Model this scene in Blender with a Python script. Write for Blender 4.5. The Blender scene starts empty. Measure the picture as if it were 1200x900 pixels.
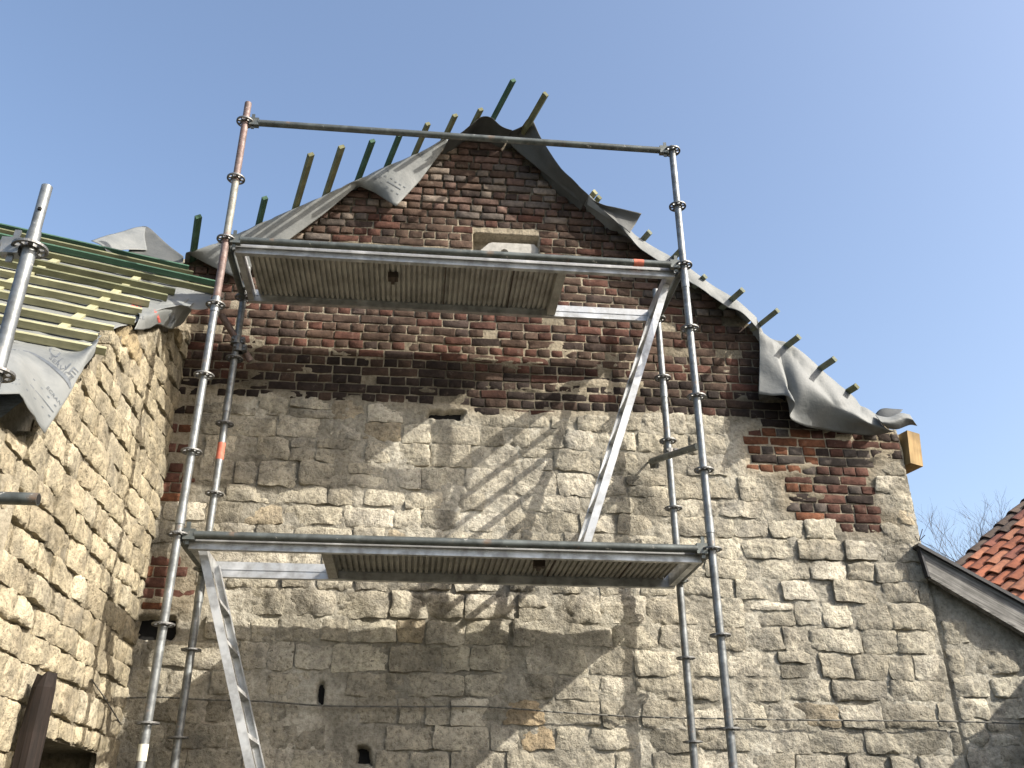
import bpy, math, random
import numpy as np
from mathutils import Vector, Matrix

random.seed(7)
RNG = np.random.default_rng(11)
SC = bpy.context.scene
COL = SC.collection

# ------------------------------------------------------------------ camera
F_PX, W_PX, H_PX = 1089.4, 1200.0, 900.0
CAM = np.array([1.346, -5.211, 1.60])
YAW, PITCH, ROLL = -0.103, 0.460, -0.002
_cy, _sy, _cp, _sp = math.cos(YAW), math.sin(YAW), math.cos(PITCH), math.sin(PITCH)
_f = np.array([-_sy * _cp, _cy * _cp, _sp]); _r = np.array([_cy, _sy, 0.0]); _u = np.cross(_r, _f)
_r, _u = math.cos(ROLL) * _r + math.sin(ROLL) * _u, -math.sin(ROLL) * _r + math.cos(ROLL) * _u
cd = bpy.data.cameras.new('camera'); cam = bpy.data.objects.new('camera', cd); COL.objects.link(cam)
cd.sensor_width = 36.0; cd.lens = F_PX / W_PX * 36.0; cd.clip_start = 0.05; cd.clip_end = 2000
M = Matrix.Identity(4)
for i in range(3):
    M[i][0], M[i][1], M[i][2], M[i][3] = _r[i], _u[i], -_f[i], CAM[i]
cam.matrix_world = M
SC.camera = cam

# ------------------------------------------------------------------ sky and sun
LIGHT = Vector((-1.72, 1.0, -1.45)).normalized()
w = bpy.data.worlds.new('World'); SC.world = w; w.use_nodes = True
wn = w.node_tree; wn.nodes.clear()
wo = wn.nodes.new('ShaderNodeOutputWorld'); wb = wn.nodes.new('ShaderNodeBackground'); sky = wn.nodes.new('ShaderNodeTexSky')
sky.sky_type = 'NISHITA'; sky.sun_disc = False
sky.sun_elevation = math.asin(-LIGHT.z); sky.sun_rotation = math.atan2(-LIGHT.x, -LIGHT.y)
sky.altitude = 50; sky.air_density = 1.0; sky.dust_density = 3.5; sky.ozone_density = 1.0
wb.inputs['Strength'].default_value = 0.15
wn.links.new(sky.outputs[0], wb.inputs[0]); wn.links.new(wb.outputs[0], wo.inputs[0])
sl = bpy.data.lights.new('sun', 'SUN'); sl.energy = 4.7; sl.angle = math.radians(0.55); sl.color = (1.0, 0.945, 0.855)
so = bpy.data.objects.new('sun', sl); COL.objects.link(so)
so.rotation_euler = LIGHT.to_track_quat('-Z', 'Y').to_euler(); so.location = (12, -8, 14)
SC.view_settings.view_transform = 'Standard'; SC.view_settings.look = 'None'
SC.view_settings.gamma = 1.0; SC.view_settings.use_curve_mapping = False; SC.view_settings.exposure = 0.97
SC.render.engine = 'CYCLES'

# ------------------------------------------------------------------ survey helpers: a pixel of the photo to a point on a plane of the place
def ray(u, v):
    return _r * ((u - W_PX / 2) / F_PX) - _u * ((v - H_PX / 2) / F_PX) + _f
def onY(u, v, y):
    d = ray(u, v); return CAM + d * ((y - CAM[1]) / d[1])
def onX(u, v, x):
    d = ray(u, v); return CAM + d * ((x - CAM[0]) / d[0])
def onP(u, v, p, n):
    d = ray(u, v); return CAM + d * (np.dot(np.array(p) - CAM, n) / np.dot(d, n))
def px(p):
    d = np.array(p) - CAM; z = d @ _f
    return np.array([W_PX / 2 + F_PX * (d @ _r) / z, H_PX / 2 - F_PX * (d @ _u) / z])

# ------------------------------------------------------------------ noise
_T = RNG.random((256, 256))
def vn(x, y, s=0):
    x = np.asarray(x, float) + s * 37.13; y = np.asarray(y, float) + s * 11.71
    xi = np.floor(x).astype(int); yi = np.floor(y).astype(int)
    fx = x - xi; fy = y - yi; fx = fx * fx * (3 - 2 * fx); fy = fy * fy * (3 - 2 * fy)
    a = _T[xi & 255, yi & 255]; b = _T[(xi + 1) & 255, yi & 255]
    c = _T[xi & 255, (yi + 1) & 255]; d = _T[(xi + 1) & 255, (yi + 1) & 255]
    return (a * (1 - fx) + b * fx) * (1 - fy) + (c * (1 - fx) + d * fx) * fy
def fbm(x, y, s=0, o=4):
    t = 0; a = 0.5; n = 0
    for i in range(o):
        t = t + a * vn(x * 2 ** i, y * 2 ** i, s + i * 3); n += a; a *= 0.5
    return t / n
def ridged(x, y, s=0, o=3):
    t = 0; a = 0.5; n = 0
    for i in range(o):
        t = t + a * (1 - np.abs(2 * vn(x * 2 ** i, y * 2 ** i, s + i * 5) - 1)); n += a; a *= 0.5
    return t / n
def sstep(a, b, x):
    t = np.clip((x - a) / (b - a), 0, 1); return t * t * (3 - 2 * t)
def inside(poly, x, y):
    c = False; j = len(poly) - 1
    for i in range(len(poly)):
        xi, yi = poly[i]; xj, yj = poly[j]
        if (yi > y) != (yj > y) and x < (xj - xi) * (y - yi) / (yj - yi) + xi: c = not c
        j = i
    return c

# ------------------------------------------------------------------ object helpers
WLOC = {}
def place(o, parent=None, loc=(0, 0, 0)):
    loc = Vector(loc); COL.objects.link(o)
    if parent is not None:
        o.parent = parent; o.location = loc - WLOC[parent.name]
    else:
        o.location = loc
    WLOC[o.name] = loc
    return o
def tag(o, label=None, cat=None, group=None, kind=None):
    for k, v in (('label', label), ('category', cat), ('group', group), ('kind', kind)):
        if v: o[k] = v
    return o
def empty(name, loc, label=None, cat=None, group=None):
    o = bpy.data.objects.new(name, None); o.empty_display_size = 0.2
    place(o, None, loc); return tag(o, label, cat, group)
def mesh_obj(name, verts, faces, mat, parent=None, loc=None, smooth=False, tone=None, sharp=0):
    v = np.asarray(verts, float)
    if loc is None: loc = v.mean(0)
    loc = np.asarray(loc, float)
    me = bpy.data.meshes.new(name); me.from_pydata((v - loc).tolist(), [], [list(map(int, f)) for f in faces])
    if mat: me.materials.append(mat)
    if smooth: me.polygons.foreach_set('use_smooth', [True] * len(me.polygons))
    if tone is not None:
        a = me.attributes.new('tone', 'FLOAT_COLOR', 'POINT')
        t = np.ones((len(v), 4)); t[:, :3] = tone
        a.data.foreach_set('color', t.ravel())
    me.update()
    if sharp: me.set_sharp_from_angle(angle=math.radians(sharp))
    return place(bpy.data.objects.new(name, me), parent, loc)

class MB:
    """collects solids into one mesh"""
    def __init__(s): s.v = []; s.f = []
    def add(s, v, f):
        b = len(s.v); s.v += [tuple(map(float, p)) for p in v]; s.f += [[i + b for i in q] for q in f]; return s
    def frame(s, c, ax, ay, az, hx, hy, hz):
        c, ax, ay, az = map(np.array, (c, ax, ay, az)); V = []
        for i in (-1, 1):
            for j in (-1, 1):
                for k in (-1, 1): V.append(c + ax * hx * i + ay * hy * j + az * hz * k)
        return s.add(V, [(0, 1, 3, 2), (4, 6, 7, 5), (0, 4, 5, 1), (2, 3, 7, 6), (0, 2, 6, 4), (1, 5, 7, 3)])
    def box(s, a, b):
        a = np.array(a, float); b = np.array(b, float)
        return s.frame((a + b) / 2, (1, 0, 0), (0, 1, 0), (0, 0, 1), *(np.abs(b - a) / 2))
    def bar(s, a, b, wd, ht, up=(0, 0, 1)):
        a = np.array(a, float); b = np.array(b, float); d = b - a; L = np.linalg.norm(d); d /= L
        up = np.array(up, float); sd = np.cross(d, up); sd /= np.linalg.norm(sd); up = np.cross(sd, d)
        return s.frame((a + b) / 2, d, sd, up, L / 2, wd / 2, ht / 2)
    def tube(s, a, b, r, n=14, r2=None, cap=True):
        a = np.array(a, float); b = np.array(b, float); d = b - a; d /= np.linalg.norm(d)
        h = np.array((0, 0, 1.0)) if abs(d[2]) < .9 else np.array((1.0, 0, 0))
        e = np.cross(d, h); e /= np.linalg.norm(e); g = np.cross(d, e); r2 = r if r2 is None else r2
        V = []
        for p, q in ((a, r), (b, r2)):
            for i in range(n):
                t = 2 * math.pi * i / n; V.append(p + (e * math.cos(t) + g * math.sin(t)) * q)
        Fc = [(i, (i + 1) % n, n + (i + 1) % n, n + i) for i in range(n)]
        if cap: Fc += [tuple(range(n))[::-1], tuple(range(n, 2 * n))]
        return s.add(V, Fc)
    def ring(s, c, ro, ri, h, n=24):
        V = []; c = np.array(c, float)
        for (r, z) in ((ro, -h), (ro, h), (ri, h), (ri, -h)):
            for i in range(n):
                t = 2 * math.pi * i / n; V.append(c + np.array((r * math.cos(t), r * math.sin(t), z)))
        Fc = []
        for k in range(4):
            for i in range(n):
                j = (i + 1) % n; m = (k + 1) % 4
                Fc.append((k * n + i, k * n + j, m * n + j, m * n + i))
        return s.add(V, Fc)
    def path(s, pts, r, n=6):
        for a, b in zip(pts[:-1], pts[1:]): s.tube(a, b, r, n)
        return s
    def build(s, name, mat, parent=None, loc=None, smooth=False):
        return mesh_obj(name, s.v, s.f, mat, parent, loc, smooth)
def autosmooth(o, ang=40):
    me = o.data
    me.polygons.foreach_set('use_smooth', [True] * len(me.polygons))
    try: me.set_sharp_from_angle(angle=math.radians(ang))
    except Exception: pass
    return o

# ------------------------------------------------------------------ materials
class NT:
    def __init__(s, name):
        s.m = bpy.data.materials.new(name); s.m.use_nodes = True; s.t = s.m.node_tree; s.b = s.t.nodes['Principled BSDF']
    def n(s, ty, **k):
        o = s.t.nodes.new(ty)
        for a, b in k.items(): setattr(o, a, b)
        return o
    def l(s, a, b): s.t.links.new(a, b)
    def pos(s, sc=(1, 1, 1)):
        g = s.n('ShaderNodeNewGeometry'); m = s.n('ShaderNodeMapping'); m.inputs['Scale'].default_value = sc
        s.l(g.outputs['Position'], m.inputs[0]); return m.outputs[0]
    def noise(s, sc, det=4, rough=.55, vec=None, dist=0.0):
        o = s.n('ShaderNodeTexNoise'); o.inputs['Scale'].default_value = sc; o.inputs['Detail'].default_value = det
        o.inputs['Roughness'].default_value = rough; o.inputs['Distortion'].default_value = dist
        s.l(vec if vec is not None else s.pos(), o.inputs['Vector']); return o.outputs['Fac']
    def ramp(s, fac, stops):
        o = s.n('ShaderNodeValToRGB'); e = o.color_ramp.elements
        while len(e) < len(stops): e.new(0.5)
        for i, (p, c) in enumerate(stops):
            e[i].position = p; e[i].color = (*c, 1) if len(c) == 3 else c
        s.l(fac, o.inputs[0]); return o.outputs[0]
    def mix(s, a, b, f, mode='MIX'):
        o = s.n('ShaderNodeMix', data_type='RGBA', blend_type=mode)
        for v, i in ((f, 0), (a, 6), (b, 7)):
            if isinstance(v, (int, float)): o.inputs[i].default_value = v
            elif isinstance(v, tuple): o.inputs[i].default_value = (*v, 1)
            else: s.l(v, o.inputs[i])
        return o.outputs[2]
    def math(s, op, a, b=0.0):
        o = s.n('ShaderNodeMath', operation=op)
        for v, i in ((a, 0), (b, 1)):
            if isinstance(v, (int, float)): o.inputs[i].default_value = v
            else: s.l(v, o.inputs[i])
        return o.outputs[0]
    def mapr(s, v, a, b, c, d):
        o = s.n('ShaderNodeMapRange')
        for i, q in enumerate((a, b, c, d)): o.inputs[i + 1].default_value = q
        s.l(v, o.inputs[0]); return o.outputs[0]
    def bump(s, h, st=.5, dist=.01, prev=None):
        o = s.n('ShaderNodeBump'); o.inputs['Strength'].default_value = st; o.inputs['Distance'].default_value = dist
        s.l(h, o.inputs['Height'])
        if prev is not None: s.l(prev, o.inputs['Normal'])
        return o.outputs[0]
    def done(s, col=None, rough=.8, metal=0.0, nrm=None, spec=None):
        for v, k in ((col, 'Base Color'), (rough, 'Roughness'), (metal, 'Metallic'), (nrm, 'Normal'), (spec, 'Specular IOR Level')):
            if v is None: continue
            if isinstance(v, (int, float)): s.b.inputs[k].default_value = v
            elif isinstance(v, tuple): s.b.inputs[k].default_value = (*v, 1)
            else: s.l(v, s.b.inputs[k])
        return s.m

def grime(t, c, amt):
    """dirt that runs across stones, bricks and joints alike"""
    a = t.ramp(t.noise(1.5, 9, .68, vec=t.pos((1, 1, .8)), dist=.6), [(.46, (0, 0, 0)), (.66, (1, 1, 1))])
    b = t.ramp(t.noise(5.5, 6, .7, vec=t.pos((1, 1, .45))), [(.52, (0, 0, 0)), (.72, (1, 1, 1))])
    c = t.mix(c, (.50, .49, .47), t.math('MULTIPLY', a, amt), 'MULTIPLY')
    return t.mix(c, (.42, .40, .37), t.math('MULTIPLY', b, amt * .8), 'MULTIPLY')
def mat_masonry(name, kind):
    t = NT(name)
    a = t.n('ShaderNodeAttribute', attribute_name='tone').outputs['Color']
    n1 = t.noise(7, 5, .6); n2 = t.noise(34, 5, .65); n3 = t.noise(140, 3, .6)
    if kind == 'stone':
        c = t.mix(a, t.ramp(n1, [(.3, (.55, .55, .56)), (.62, (1.12, 1.1, 1.06))]), 1.0, 'MULTIPLY')
        c = t.mix(c, t.ramp(n2, [(.32, (.5, .48, .45)), (.5, (1, 1, 1)), (.75, (1.22, 1.2, 1.15))]), .85, 'MULTIPLY')
        lich = t.ramp(t.noise(2.2, 6, .7), [(.54, (0, 0, 0)), (.66, (1, 1, 1))])
        c = t.mix(c, (.12, .11, .09), t.math('MULTIPLY', lich, .5))
        pit = t.ramp(t.noise(60, 3, .7), [(.28, (0, 0, 0)), (.40, (1, 1, 1))])
        c = grime(t, t.mix((.10, .085, .06), c, pit), .62)
        b = t.bump(n2, .8, .022); b = t.bump(n3, .6, .006, b); b = t.bump(pit, .55, .008, b)
        return t.done(c, .92, 0, b, .2)
    c = t.mix(a, t.ramp(n1, [(.3, (.6, .58, .56)), (.65, (1.15, 1.12, 1.1))]), 1.0, 'MULTIPLY')
    c = t.mix(c, t.ramp(n2, [(.33, (.55, .53, .52)), (.55, (1, 1, 1)), (.78, (1.3, 1.25, 1.2))]), .8, 'MULTIPLY')
    eff = t.ramp(t.noise(16, 6, .75), [(.60, (0, 0, 0)), (.74, (1, 1, 1))])
    c = grime(t, t.mix(c, (.25, .21, .17), t.math('MULTIPLY', eff, .40)), .55)
    b = t.bump(n2, .6, .010); b = t.bump(n3, .5, .004, b)
    return t.done(c, .9, 0, b, .2)
M_STONE = mat_masonry('limestone', 'stone')
M_BRICK = mat_masonry('old_brick', 'brick')

def mat_mortar(name, c1, c2, c3):
    t = NT(name)
    n1 = t.noise(3.0, 6, .65); n2 = t.noise(38, 5, .65); n3 = t.noise(150, 3, .6)
    a = t.n('ShaderNodeAttribute', attribute_name='tone').outputs['Color']
    c = t.ramp(n1, [(.32, c1), (.5, c2), (.68, c3)])
    c = t.mix(c, a, 1.0, 'MULTIPLY')
    c = t.mix(c, t.ramp(n2, [(.3, (.6, .58, .55)), (.55, (1, 1, 1)), (.75, (1.2, 1.18, 1.15))]), .9, 'MULTIPLY')
    c = grime(t, c, .62)
    b = t.bump(n2, .75, .018); b = t.bump(n3, .6, .005, b)
    return t.done(c, .95, 0, b, .15)
M_MORTAR = mat_mortar('lime_mortar', (.22, .203, .163), (.32, .298, .243), (.42, .395, .33))
M_MORTAR_L = mat_mortar('pale_mortar', (.17, .15, .11), (.26, .23, .17), (.32, .29, .225))

def mat_metal(name, col, rough, metal, blotch=.5, sc=30, rust=None, rust_amt=.0):
    t = NT(name)
    o = t.n('ShaderNodeTexCoord').outputs['Object']
    n1 = t.noise(sc, 4, .6, vec=o); n2 = t.noise(sc * .2, 4, .65, vec=o)
    c = t.mix(col, tuple(x * (1 - blotch) for x in col), t.ramp(n1, [(.4, (0, 0, 0)), (.65, (1, 1, 1))]))
    c = t.mix(c, tuple(min(1, x * 1.25) for x in col), t.ramp(n2, [(.52, (0, 0, 0)), (.62, (1, 1, 1))]))
    mt = metal
    if rust:
        rf = t.ramp(t.noise(sc * .35, 6, .7, vec=o), [(.62 - rust_amt, (0, 0, 0)), (.72 - rust_amt, (1, 1, 1))])
        c = t.mix(c, rust, rf); mt = t.math('MULTIPLY', t.math('SUBTRACT', 1.0, rf), metal)
    if rust:
        sp = t.ramp(t.noise(sc * .8, 5, .75, vec=o), [(.655, (0, 0, 0)), (.69, (1, 1, 1))])
        c = t.mix(c, (.36, .345, .31), sp); mt = t.math('MULTIPLY', mt, t.math('SUBTRACT', 1.0, sp))
    r = t.mapr(n1, .3, .7, rough - .08, rough + .15)
    return t.done(c, r, mt, t.bump(n1, .12, .003))
M_GALV = mat_metal('galvanised_steel', (.19, .20, .20), .46, .6, .4, 26, (.19, .13, .09), .02)
M_GALV_D = mat_metal('weathered_steel', (.10, .11, .103), .48, .5, .35, 22, (.13, .09, .06), .03)
M_ALU = mat_metal('aluminium', (.42, .425, .42), .42, .55, .35, 18)
M_RUSTP = mat_metal('red_worn_paint', (.18, .13, .115), .6, .25, .45, 24, (.12, .066, .052), .12)
M_BEIGE = mat_metal('dull_primer', (.23, .225, .195), .6, .3, .35, 24, (.15, .09, .07), .06)
M_ROSE = mat_metal('dark_rosette_steel', (.15, .15, .145), .5, .6, .4, 40, (.09, .06, .045), .05)

def mat_wood(name, c1, c2, axis, sc=14, stretch=.06, rough=.8):
    t = NT(name)
    s = [1, 1, 1]; s[axis] = stretch
    o = t.n('ShaderNodeTexCoord').outputs['Object']; m = t.n('ShaderNodeMapping'); m.inputs['Scale'].default_value = s
    t.l(o, m.inputs[0]); n1 = t.noise(sc * 4, 5, .6, vec=m.outputs[0]); n2 = t.noise(sc * .4, 3, .6, vec=o)
    c = t.mix(c1, c2, t.ramp(n1, [(.35, (0, 0, 0)), (.65, (1, 1, 1))]))
    c = t.mix(c, t.ramp(n2, [(.35, (.7, .7, .7)), (.65, (1.15, 1.15, 1.15))]), 1.0, 'MULTIPLY')
    return t.done(c, rough, 0, t.bump(n1, .4, .004), .25)
M_GREEN = mat_wood('green_treated_batten', (.028, .072, .045), (.055, .105, .068), 0)
M_OLIVE = mat_wood('olive_treated_batten', (.105, .11, .06), (.17, .17, .095), 0)
M_YELLOW = mat_wood('yellow_green_batten', (.24, .235, .14), (.33, .32, .20), 0)
M_GREYB = mat_wood('grey_green_batten', (.13, .15, .11), (.22, .23, .17), 0)
M_PINE = mat_wood('raw_pine', (.24, .16, .07), (.32, .22, .10), 2)
M_POST = mat_wood('dark_creosoted_timber', (.009, .0065, .005), (.022, .015, .012), 2, 16, .05)
M_GREYW = mat_wood('weathered_grey_board', (.07, .067, .06), (.26, .25, .23), 0, 16, .04)
M_PLY = None

def mat_felt(name, c, c2):
    t = NT(name)
    n1 = t.noise(5, 4, .6); n2 = t.noise(60, 3, .6)
    k = t.mix(c, c2, t.ramp(n1, [(.35, (0, 0, 0)), (.68, (1, 1, 1))]))
    k = t.mix(k, (.12, .12, .11), t.math('MULTIPLY', t.ramp(t.noise(14, 5, .7), [(.6, (0, 0, 0)), (.75, (1, 1, 1))]), .35))
    return t.done(k, .62, 0, t.bump(n1, .35, .03, t.bump(n2, .15, .003)), .3)
M_FELT = mat_felt('grey_roofing_underlay', (.125, .132, .129), (.17, .175, .168))
M_FELTD = mat_felt('dark_shaded_underlay', (.06, .063, .06), (.085, .088, .085))  # dark underlay; also puts the shade of lifted undersides into the colour
def mat_plain(name, c, rough=.8, metal=0.0, spec=.3):
    t = NT(name); n = t.noise(25, 4, .6)
    k = t.mix(c, tuple(x * .7 for x in c), t.ramp(n, [(.4, (0, 0, 0)), (.7, (1, 1, 1))]))
    return t.done(k, rough, metal, t.bump(n, .15, .004), spec)
M_BLACK = mat_plain('interior_shade_black', (.012, .011, .010), .95)  # flat black that puts the shade inside openings into the colour
M_INK = mat_plain('dark_grey_print', (.10, .11, .12), .7)
M_RED = mat_plain('red_print', (.45, .10, .08), .7)
M_ORANGE = mat_plain('orange_tape', (.52, .15, .095), .6)
M_LABEL = mat_plain('cream_sticker', (.62, .60, .48), .6)
M_PLASTER = mat_plain('grey_lime_plaster', (.36, .35, .32), .95)
M_CABLE = mat_plain('grey_cable', (.11, .105, .09), .7)
M_IRON = mat_plain('rusty_iron', (.06, .045, .035), .8)
M_CAP = mat_plain('black_roof_edge', (.035, .035, .037), .6)
M_CLAY = None
def mat_objcol(name, rough, sc, bstr):
    t = NT(name); o = t.n('ShaderNodeObjectInfo').outputs['Color']
    n = t.noise(sc, 5, .65); n2 = t.noise(sc * 5, 4, .6)
    c = t.mix(o, t.ramp(n, [(.3, (.5, .48, .46)), (.55, (1, 1, 1)), (.75, (1.25, 1.2, 1.15))]), 1.0, 'MULTIPLY')
    moss = t.ramp(t.noise(sc * 1.6, 6, .75), [(.57, (0, 0, 0)), (.72, (1, 1, 1))])
    c = t.mix(c, (.05, .045, .035), t.math('MULTIPLY', moss, .7))
    return t.done(c, rough, 0, t.bump(n2, bstr, .008), .3)
M_TILE = mat_objcol('clay_tile', .75, 6, .4)
def mat_ply():
    t = NT('ribbed_deck_board')
    n1 = t.noise(6, 4, .6); n2 = t.noise(40, 4, .6, vec=t.pos((6, .4, 1)))
    c = t.mix((.26, .248, .22), (.37, .355, .315), t.ramp(n2, [(.35, (0, 0, 0)), (.65, (1, 1, 1))]))
    c = t.mix(c, t.ramp(n1, [(.35, (.65, .65, .65)), (.6, (1.05, 1.05, 1.05))]), 1.0, 'MULTIPLY')
    return t.done(c, .7, 0, t.bump(n2, .2, .003), .3)
M_PLY = mat_ply()

# ------------------------------------------------------------------ ground
def mat_ground():
    t = NT('gravel_ground'); n1 = t.noise(.6, 5, .6); n2 = t.noise(26, 5, .7)
    c = t.ramp(n2, [(.3, (.035, .032, .025)), (.5, (.075, .07, .055)), (.7, (.13, .12, .10))])
    c = t.mix(c, (.04, .055, .022), t.math('MULTIPLY', t.ramp(n1, [(.5, (0, 0, 0)), (.65, (1, 1, 1))]), .6))
    return t.done(c, .95, 0, t.bump(n2, .6, .02), .2)
gv = [(-600, -600, 0), (600, -600, 0), (600, 600, 0), (-600, 600, 0)]
tag(mesh_obj('ground', gv, [(0, 1, 2, 3)], mat_ground(), None, (0, 0, 0)), 'gravel yard in front of the gable wall', 'ground', None, 'structure')

# ================================================================== main gabled house
Y0 = 0.93                                   # the face of the gable wall
RDIR = np.array([-0.264, 0.965, 0.0])       # ridge direction of the house
XL, XR = -0.62, 4.92
def top_line(x):
    return np.minimum(5.63 + 0.67 * (np.asarray(x) + 0.47), 6.95 - 0.869 * (np.asarray(x) - 1.97))
house = empty('gabled_house', (2.2, Y0, 0), 'large gable end of limestone and red brick behind the scaffold, roof half stripped', 'house')

def W(u, v): p = onY(u, v, Y0); return (p[0], p[2])
BRICK_LOW = [W(*q) for q in ((196, 480), (230, 468), (285, 466), (330, 462), (420, 470), (500, 478), (560, 484), (650, 488), (770, 484), (868, 488))]
BRICK_LOW += [W(*q) for q in ((866, 520), (872, 556), (912, 560), (915, 606), (960, 612), (1000, 628), (1056, 630), (1060, 604), (1030, 600), (1026, 542), (1064, 538), (1066, 503))]
BRICK_ZONE = [(-0.75, BRICK_LOW[0][1])] + BRICK_LOW + [(5.2, 4.42), (5.2, 7.6), (-0.75, 7.6)]
BRICK_PATCHES = [[W(*q) for q in ((150, 648), (216, 648), (240, 690), (232, 722), (140, 722))], [W(*q) for q in ((165, 470), (232, 470), (226, 594), (160, 594))]]
def in_brick(x, z): return inside(BRICK_ZONE, x, z) or any(inside(p, x, z) for p in BRICK_PATCHES)
NICHE = (1.67, 2.20, 5.60, 5.995)
HOLES = [(1.48, 4.385, .125, .03, .07), (1.07, 2.09, .045, .05, .10), (0.775, 2.45, .022, .08, .07), (-0.29, 2.83, .11, .065, .10), (3.01, 4.06, .03, .03, .05)]

def relief(a, b, s=0):
    """split-faced limestone: cleavage ridges at three sizes, metres"""
    wx = a + .05 * (fbm(a * 5, b * 5, 81 + s, 2) - .5); wz = b + .05 * (fbm(a * 5, b * 5, 87 + s, 2) - .5)
    return .012 * (ridged(wx * 6, wz * 9, 90 + s, 2) - .6) + .017 * (ridged(wx * 15 + wz * 6, wz * 21, 93 + s, 2) - .6) + .010 * (ridged(wx * 37, wz * 44, 97 + s, 2) - .6)
def open_joint(x, z):
    d = top_line(x) - z
    return np.clip(sstep(6.02, 6.22, z + .25 * (fbm(x * 2, z * 2, 5) - .5)) + .9 * sstep(.75, .25, d + .3 * (fbm(x * 2.3, z * 2.3, 9) - .5)) * sstep(5.0, 5.4, z), 0, 1)

def sheet_main():
    st = .0125
    xs = np.arange(XL, XR + 1e-6, st); zs = np.arange(1.35, 7.14, st)
    xs[-1] = XR
    X, Z = np.meshgrid(xs, zs)
    bz = np.zeros(X.shape)
    for j in range(X.shape[0]):
        for i in range(0, X.shape[1], 4): bz[j, i:i + 4] = in_brick(X[j, i], Z[j, i])
    # soften the brick / stone limit
    k = 5
    for ax in (0, 1):
        c = np.cumsum(np.pad(bz, [(k, k) if a == ax else (0, 0) for a in (0, 1)], mode='edge'), axis=ax)
        bz = (np.take(c, range(2 * k, c.shape[ax]), ax) - np.take(c, range(0, c.shape[ax] - 2 * k), ax)) / (2 * k)
    op = open_joint(X, Z)
    mb = .0018 - .016 * op + .005 * (fbm(X * 5, Z * 9, 3) - .5) + .009 * sstep(.60, .70, fbm(X * 3.2, Z * 13, 21)) * sstep(5.1, 4.7, Z) + .005 * (fbm(X * 26, Z * 26, 8) - .5) + .006 * sstep(.62, .75, fbm(X * 2.5, Z * 6, 31)) * (1 - op)
    ms = .000 + .034 * (fbm(X * 2.6, Z * 3.4, 14, 4) - .46) + .75 * relief(X, Z, 2) + .008 * (fbm(X * 34, Z * 34, 23, 2) - .5)
    m = bz * mb + (1 - bz) * ms
    m = m + .005 * (bz * (1 - bz) * 4)
    dark = np.ones(X.shape)
    for (cx, cz, rx, rz, dp) in HOLES:
        q = np.maximum(np.abs(X - cx) / rx, np.abs(Z - cz) / rz) + .9 * (fbm(X * 17, Z * 17, 40) - .5)
        s = sstep(1.15, .78, q); m = m - s * (dp + m + .01); 
    nx0, nx1, nz0, nz1 = NICHE
    s = ((X > nx0) & (X < nx1) & (Z > nz0) & (Z < nz1 - .0))
    m[s] = -.11
    tone = np.ones((X.size, 3))
    stain = sstep(.50, .72, fbm(X * 1.3, Z * 2.2, 51)) * .30 - .22 * sstep(.47, .60, fbm(X * 2.6, Z * 3.4, 14, 4)) * (1 - bz)
    rusty = np.exp(-(((X - .09) / .09) ** 2 + ((Z - 2.12) / .16) ** 2)) * .7 * fbm(X * 20, Z * 20, 3)
    base = (1 - stain)[..., None] * np.ones(3)
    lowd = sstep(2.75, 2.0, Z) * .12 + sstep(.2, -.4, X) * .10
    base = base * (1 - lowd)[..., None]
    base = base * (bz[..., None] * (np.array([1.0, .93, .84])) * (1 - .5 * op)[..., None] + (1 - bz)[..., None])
    base = base * (1 - rusty[..., None] * np.array([.35, .75, .9]))
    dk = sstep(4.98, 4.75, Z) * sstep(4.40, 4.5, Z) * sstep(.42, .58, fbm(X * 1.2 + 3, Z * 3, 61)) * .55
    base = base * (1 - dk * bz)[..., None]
    V = np.stack([X, Y0 - m, Z], -1).reshape(-1, 3); n = X.shape[1]
    ok = (Z < top_line(X) - .01)
    q = ok[:-1, :-1] & ok[1:, :-1] & ok[:-1, 1:] & ok[1:, 1:]
    jj, ii = np.nonzero(q); a = jj * n + ii
    Fc = np.stack([a, a + 1, a + n + 1, a + n], -1)
    used = np.zeros(len(V), bool); used[Fc.ravel()] = True
    mp = np.cumsum(used) - 1
    return V[used], mp[Fc], base.reshape(-1, 3)[used]
v, f, tn = sheet_main()
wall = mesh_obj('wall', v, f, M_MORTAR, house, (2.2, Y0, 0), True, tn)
wall['label'] = 'limestone rubble below, weathered brick above, smeared with lime mortar'
# the body of the wall behind the face
xs = [XL, 1.775, XR]
def zt(x): return float(top_line(x)) - .03
V = []
for y in (Y0 + .13, Y0 + .45):
    V += [(XL, y, 0), (XL, y, zt(XL)), (1.775, y, zt(1.775)), (XR, y, zt(XR)), (XR, y, 0)]
core = MB().add(V, [(0, 1, 2, 3, 4), (9, 8, 7, 6, 5), (0, 5, 6, 1), (1, 6, 7, 2), (2, 7, 8, 3), (3, 8, 9, 4)])
core.box((XL, Y0 - .004, 0), (XR - .002, Y0 + .13, 1.36))
core.box((XR - .12, Y0 + .012, 0), (XR - .003, Y0 + .14, 4.42))
o = core.build('wall_core', M_MORTAR, house, (2.2, Y0, 0))
a = o.data.attributes.new('tone', 'FLOAT_COLOR', 'POINT'); a.data.foreach_set('color', [1.0] * 4 * len(o.data.vertices))

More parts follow.
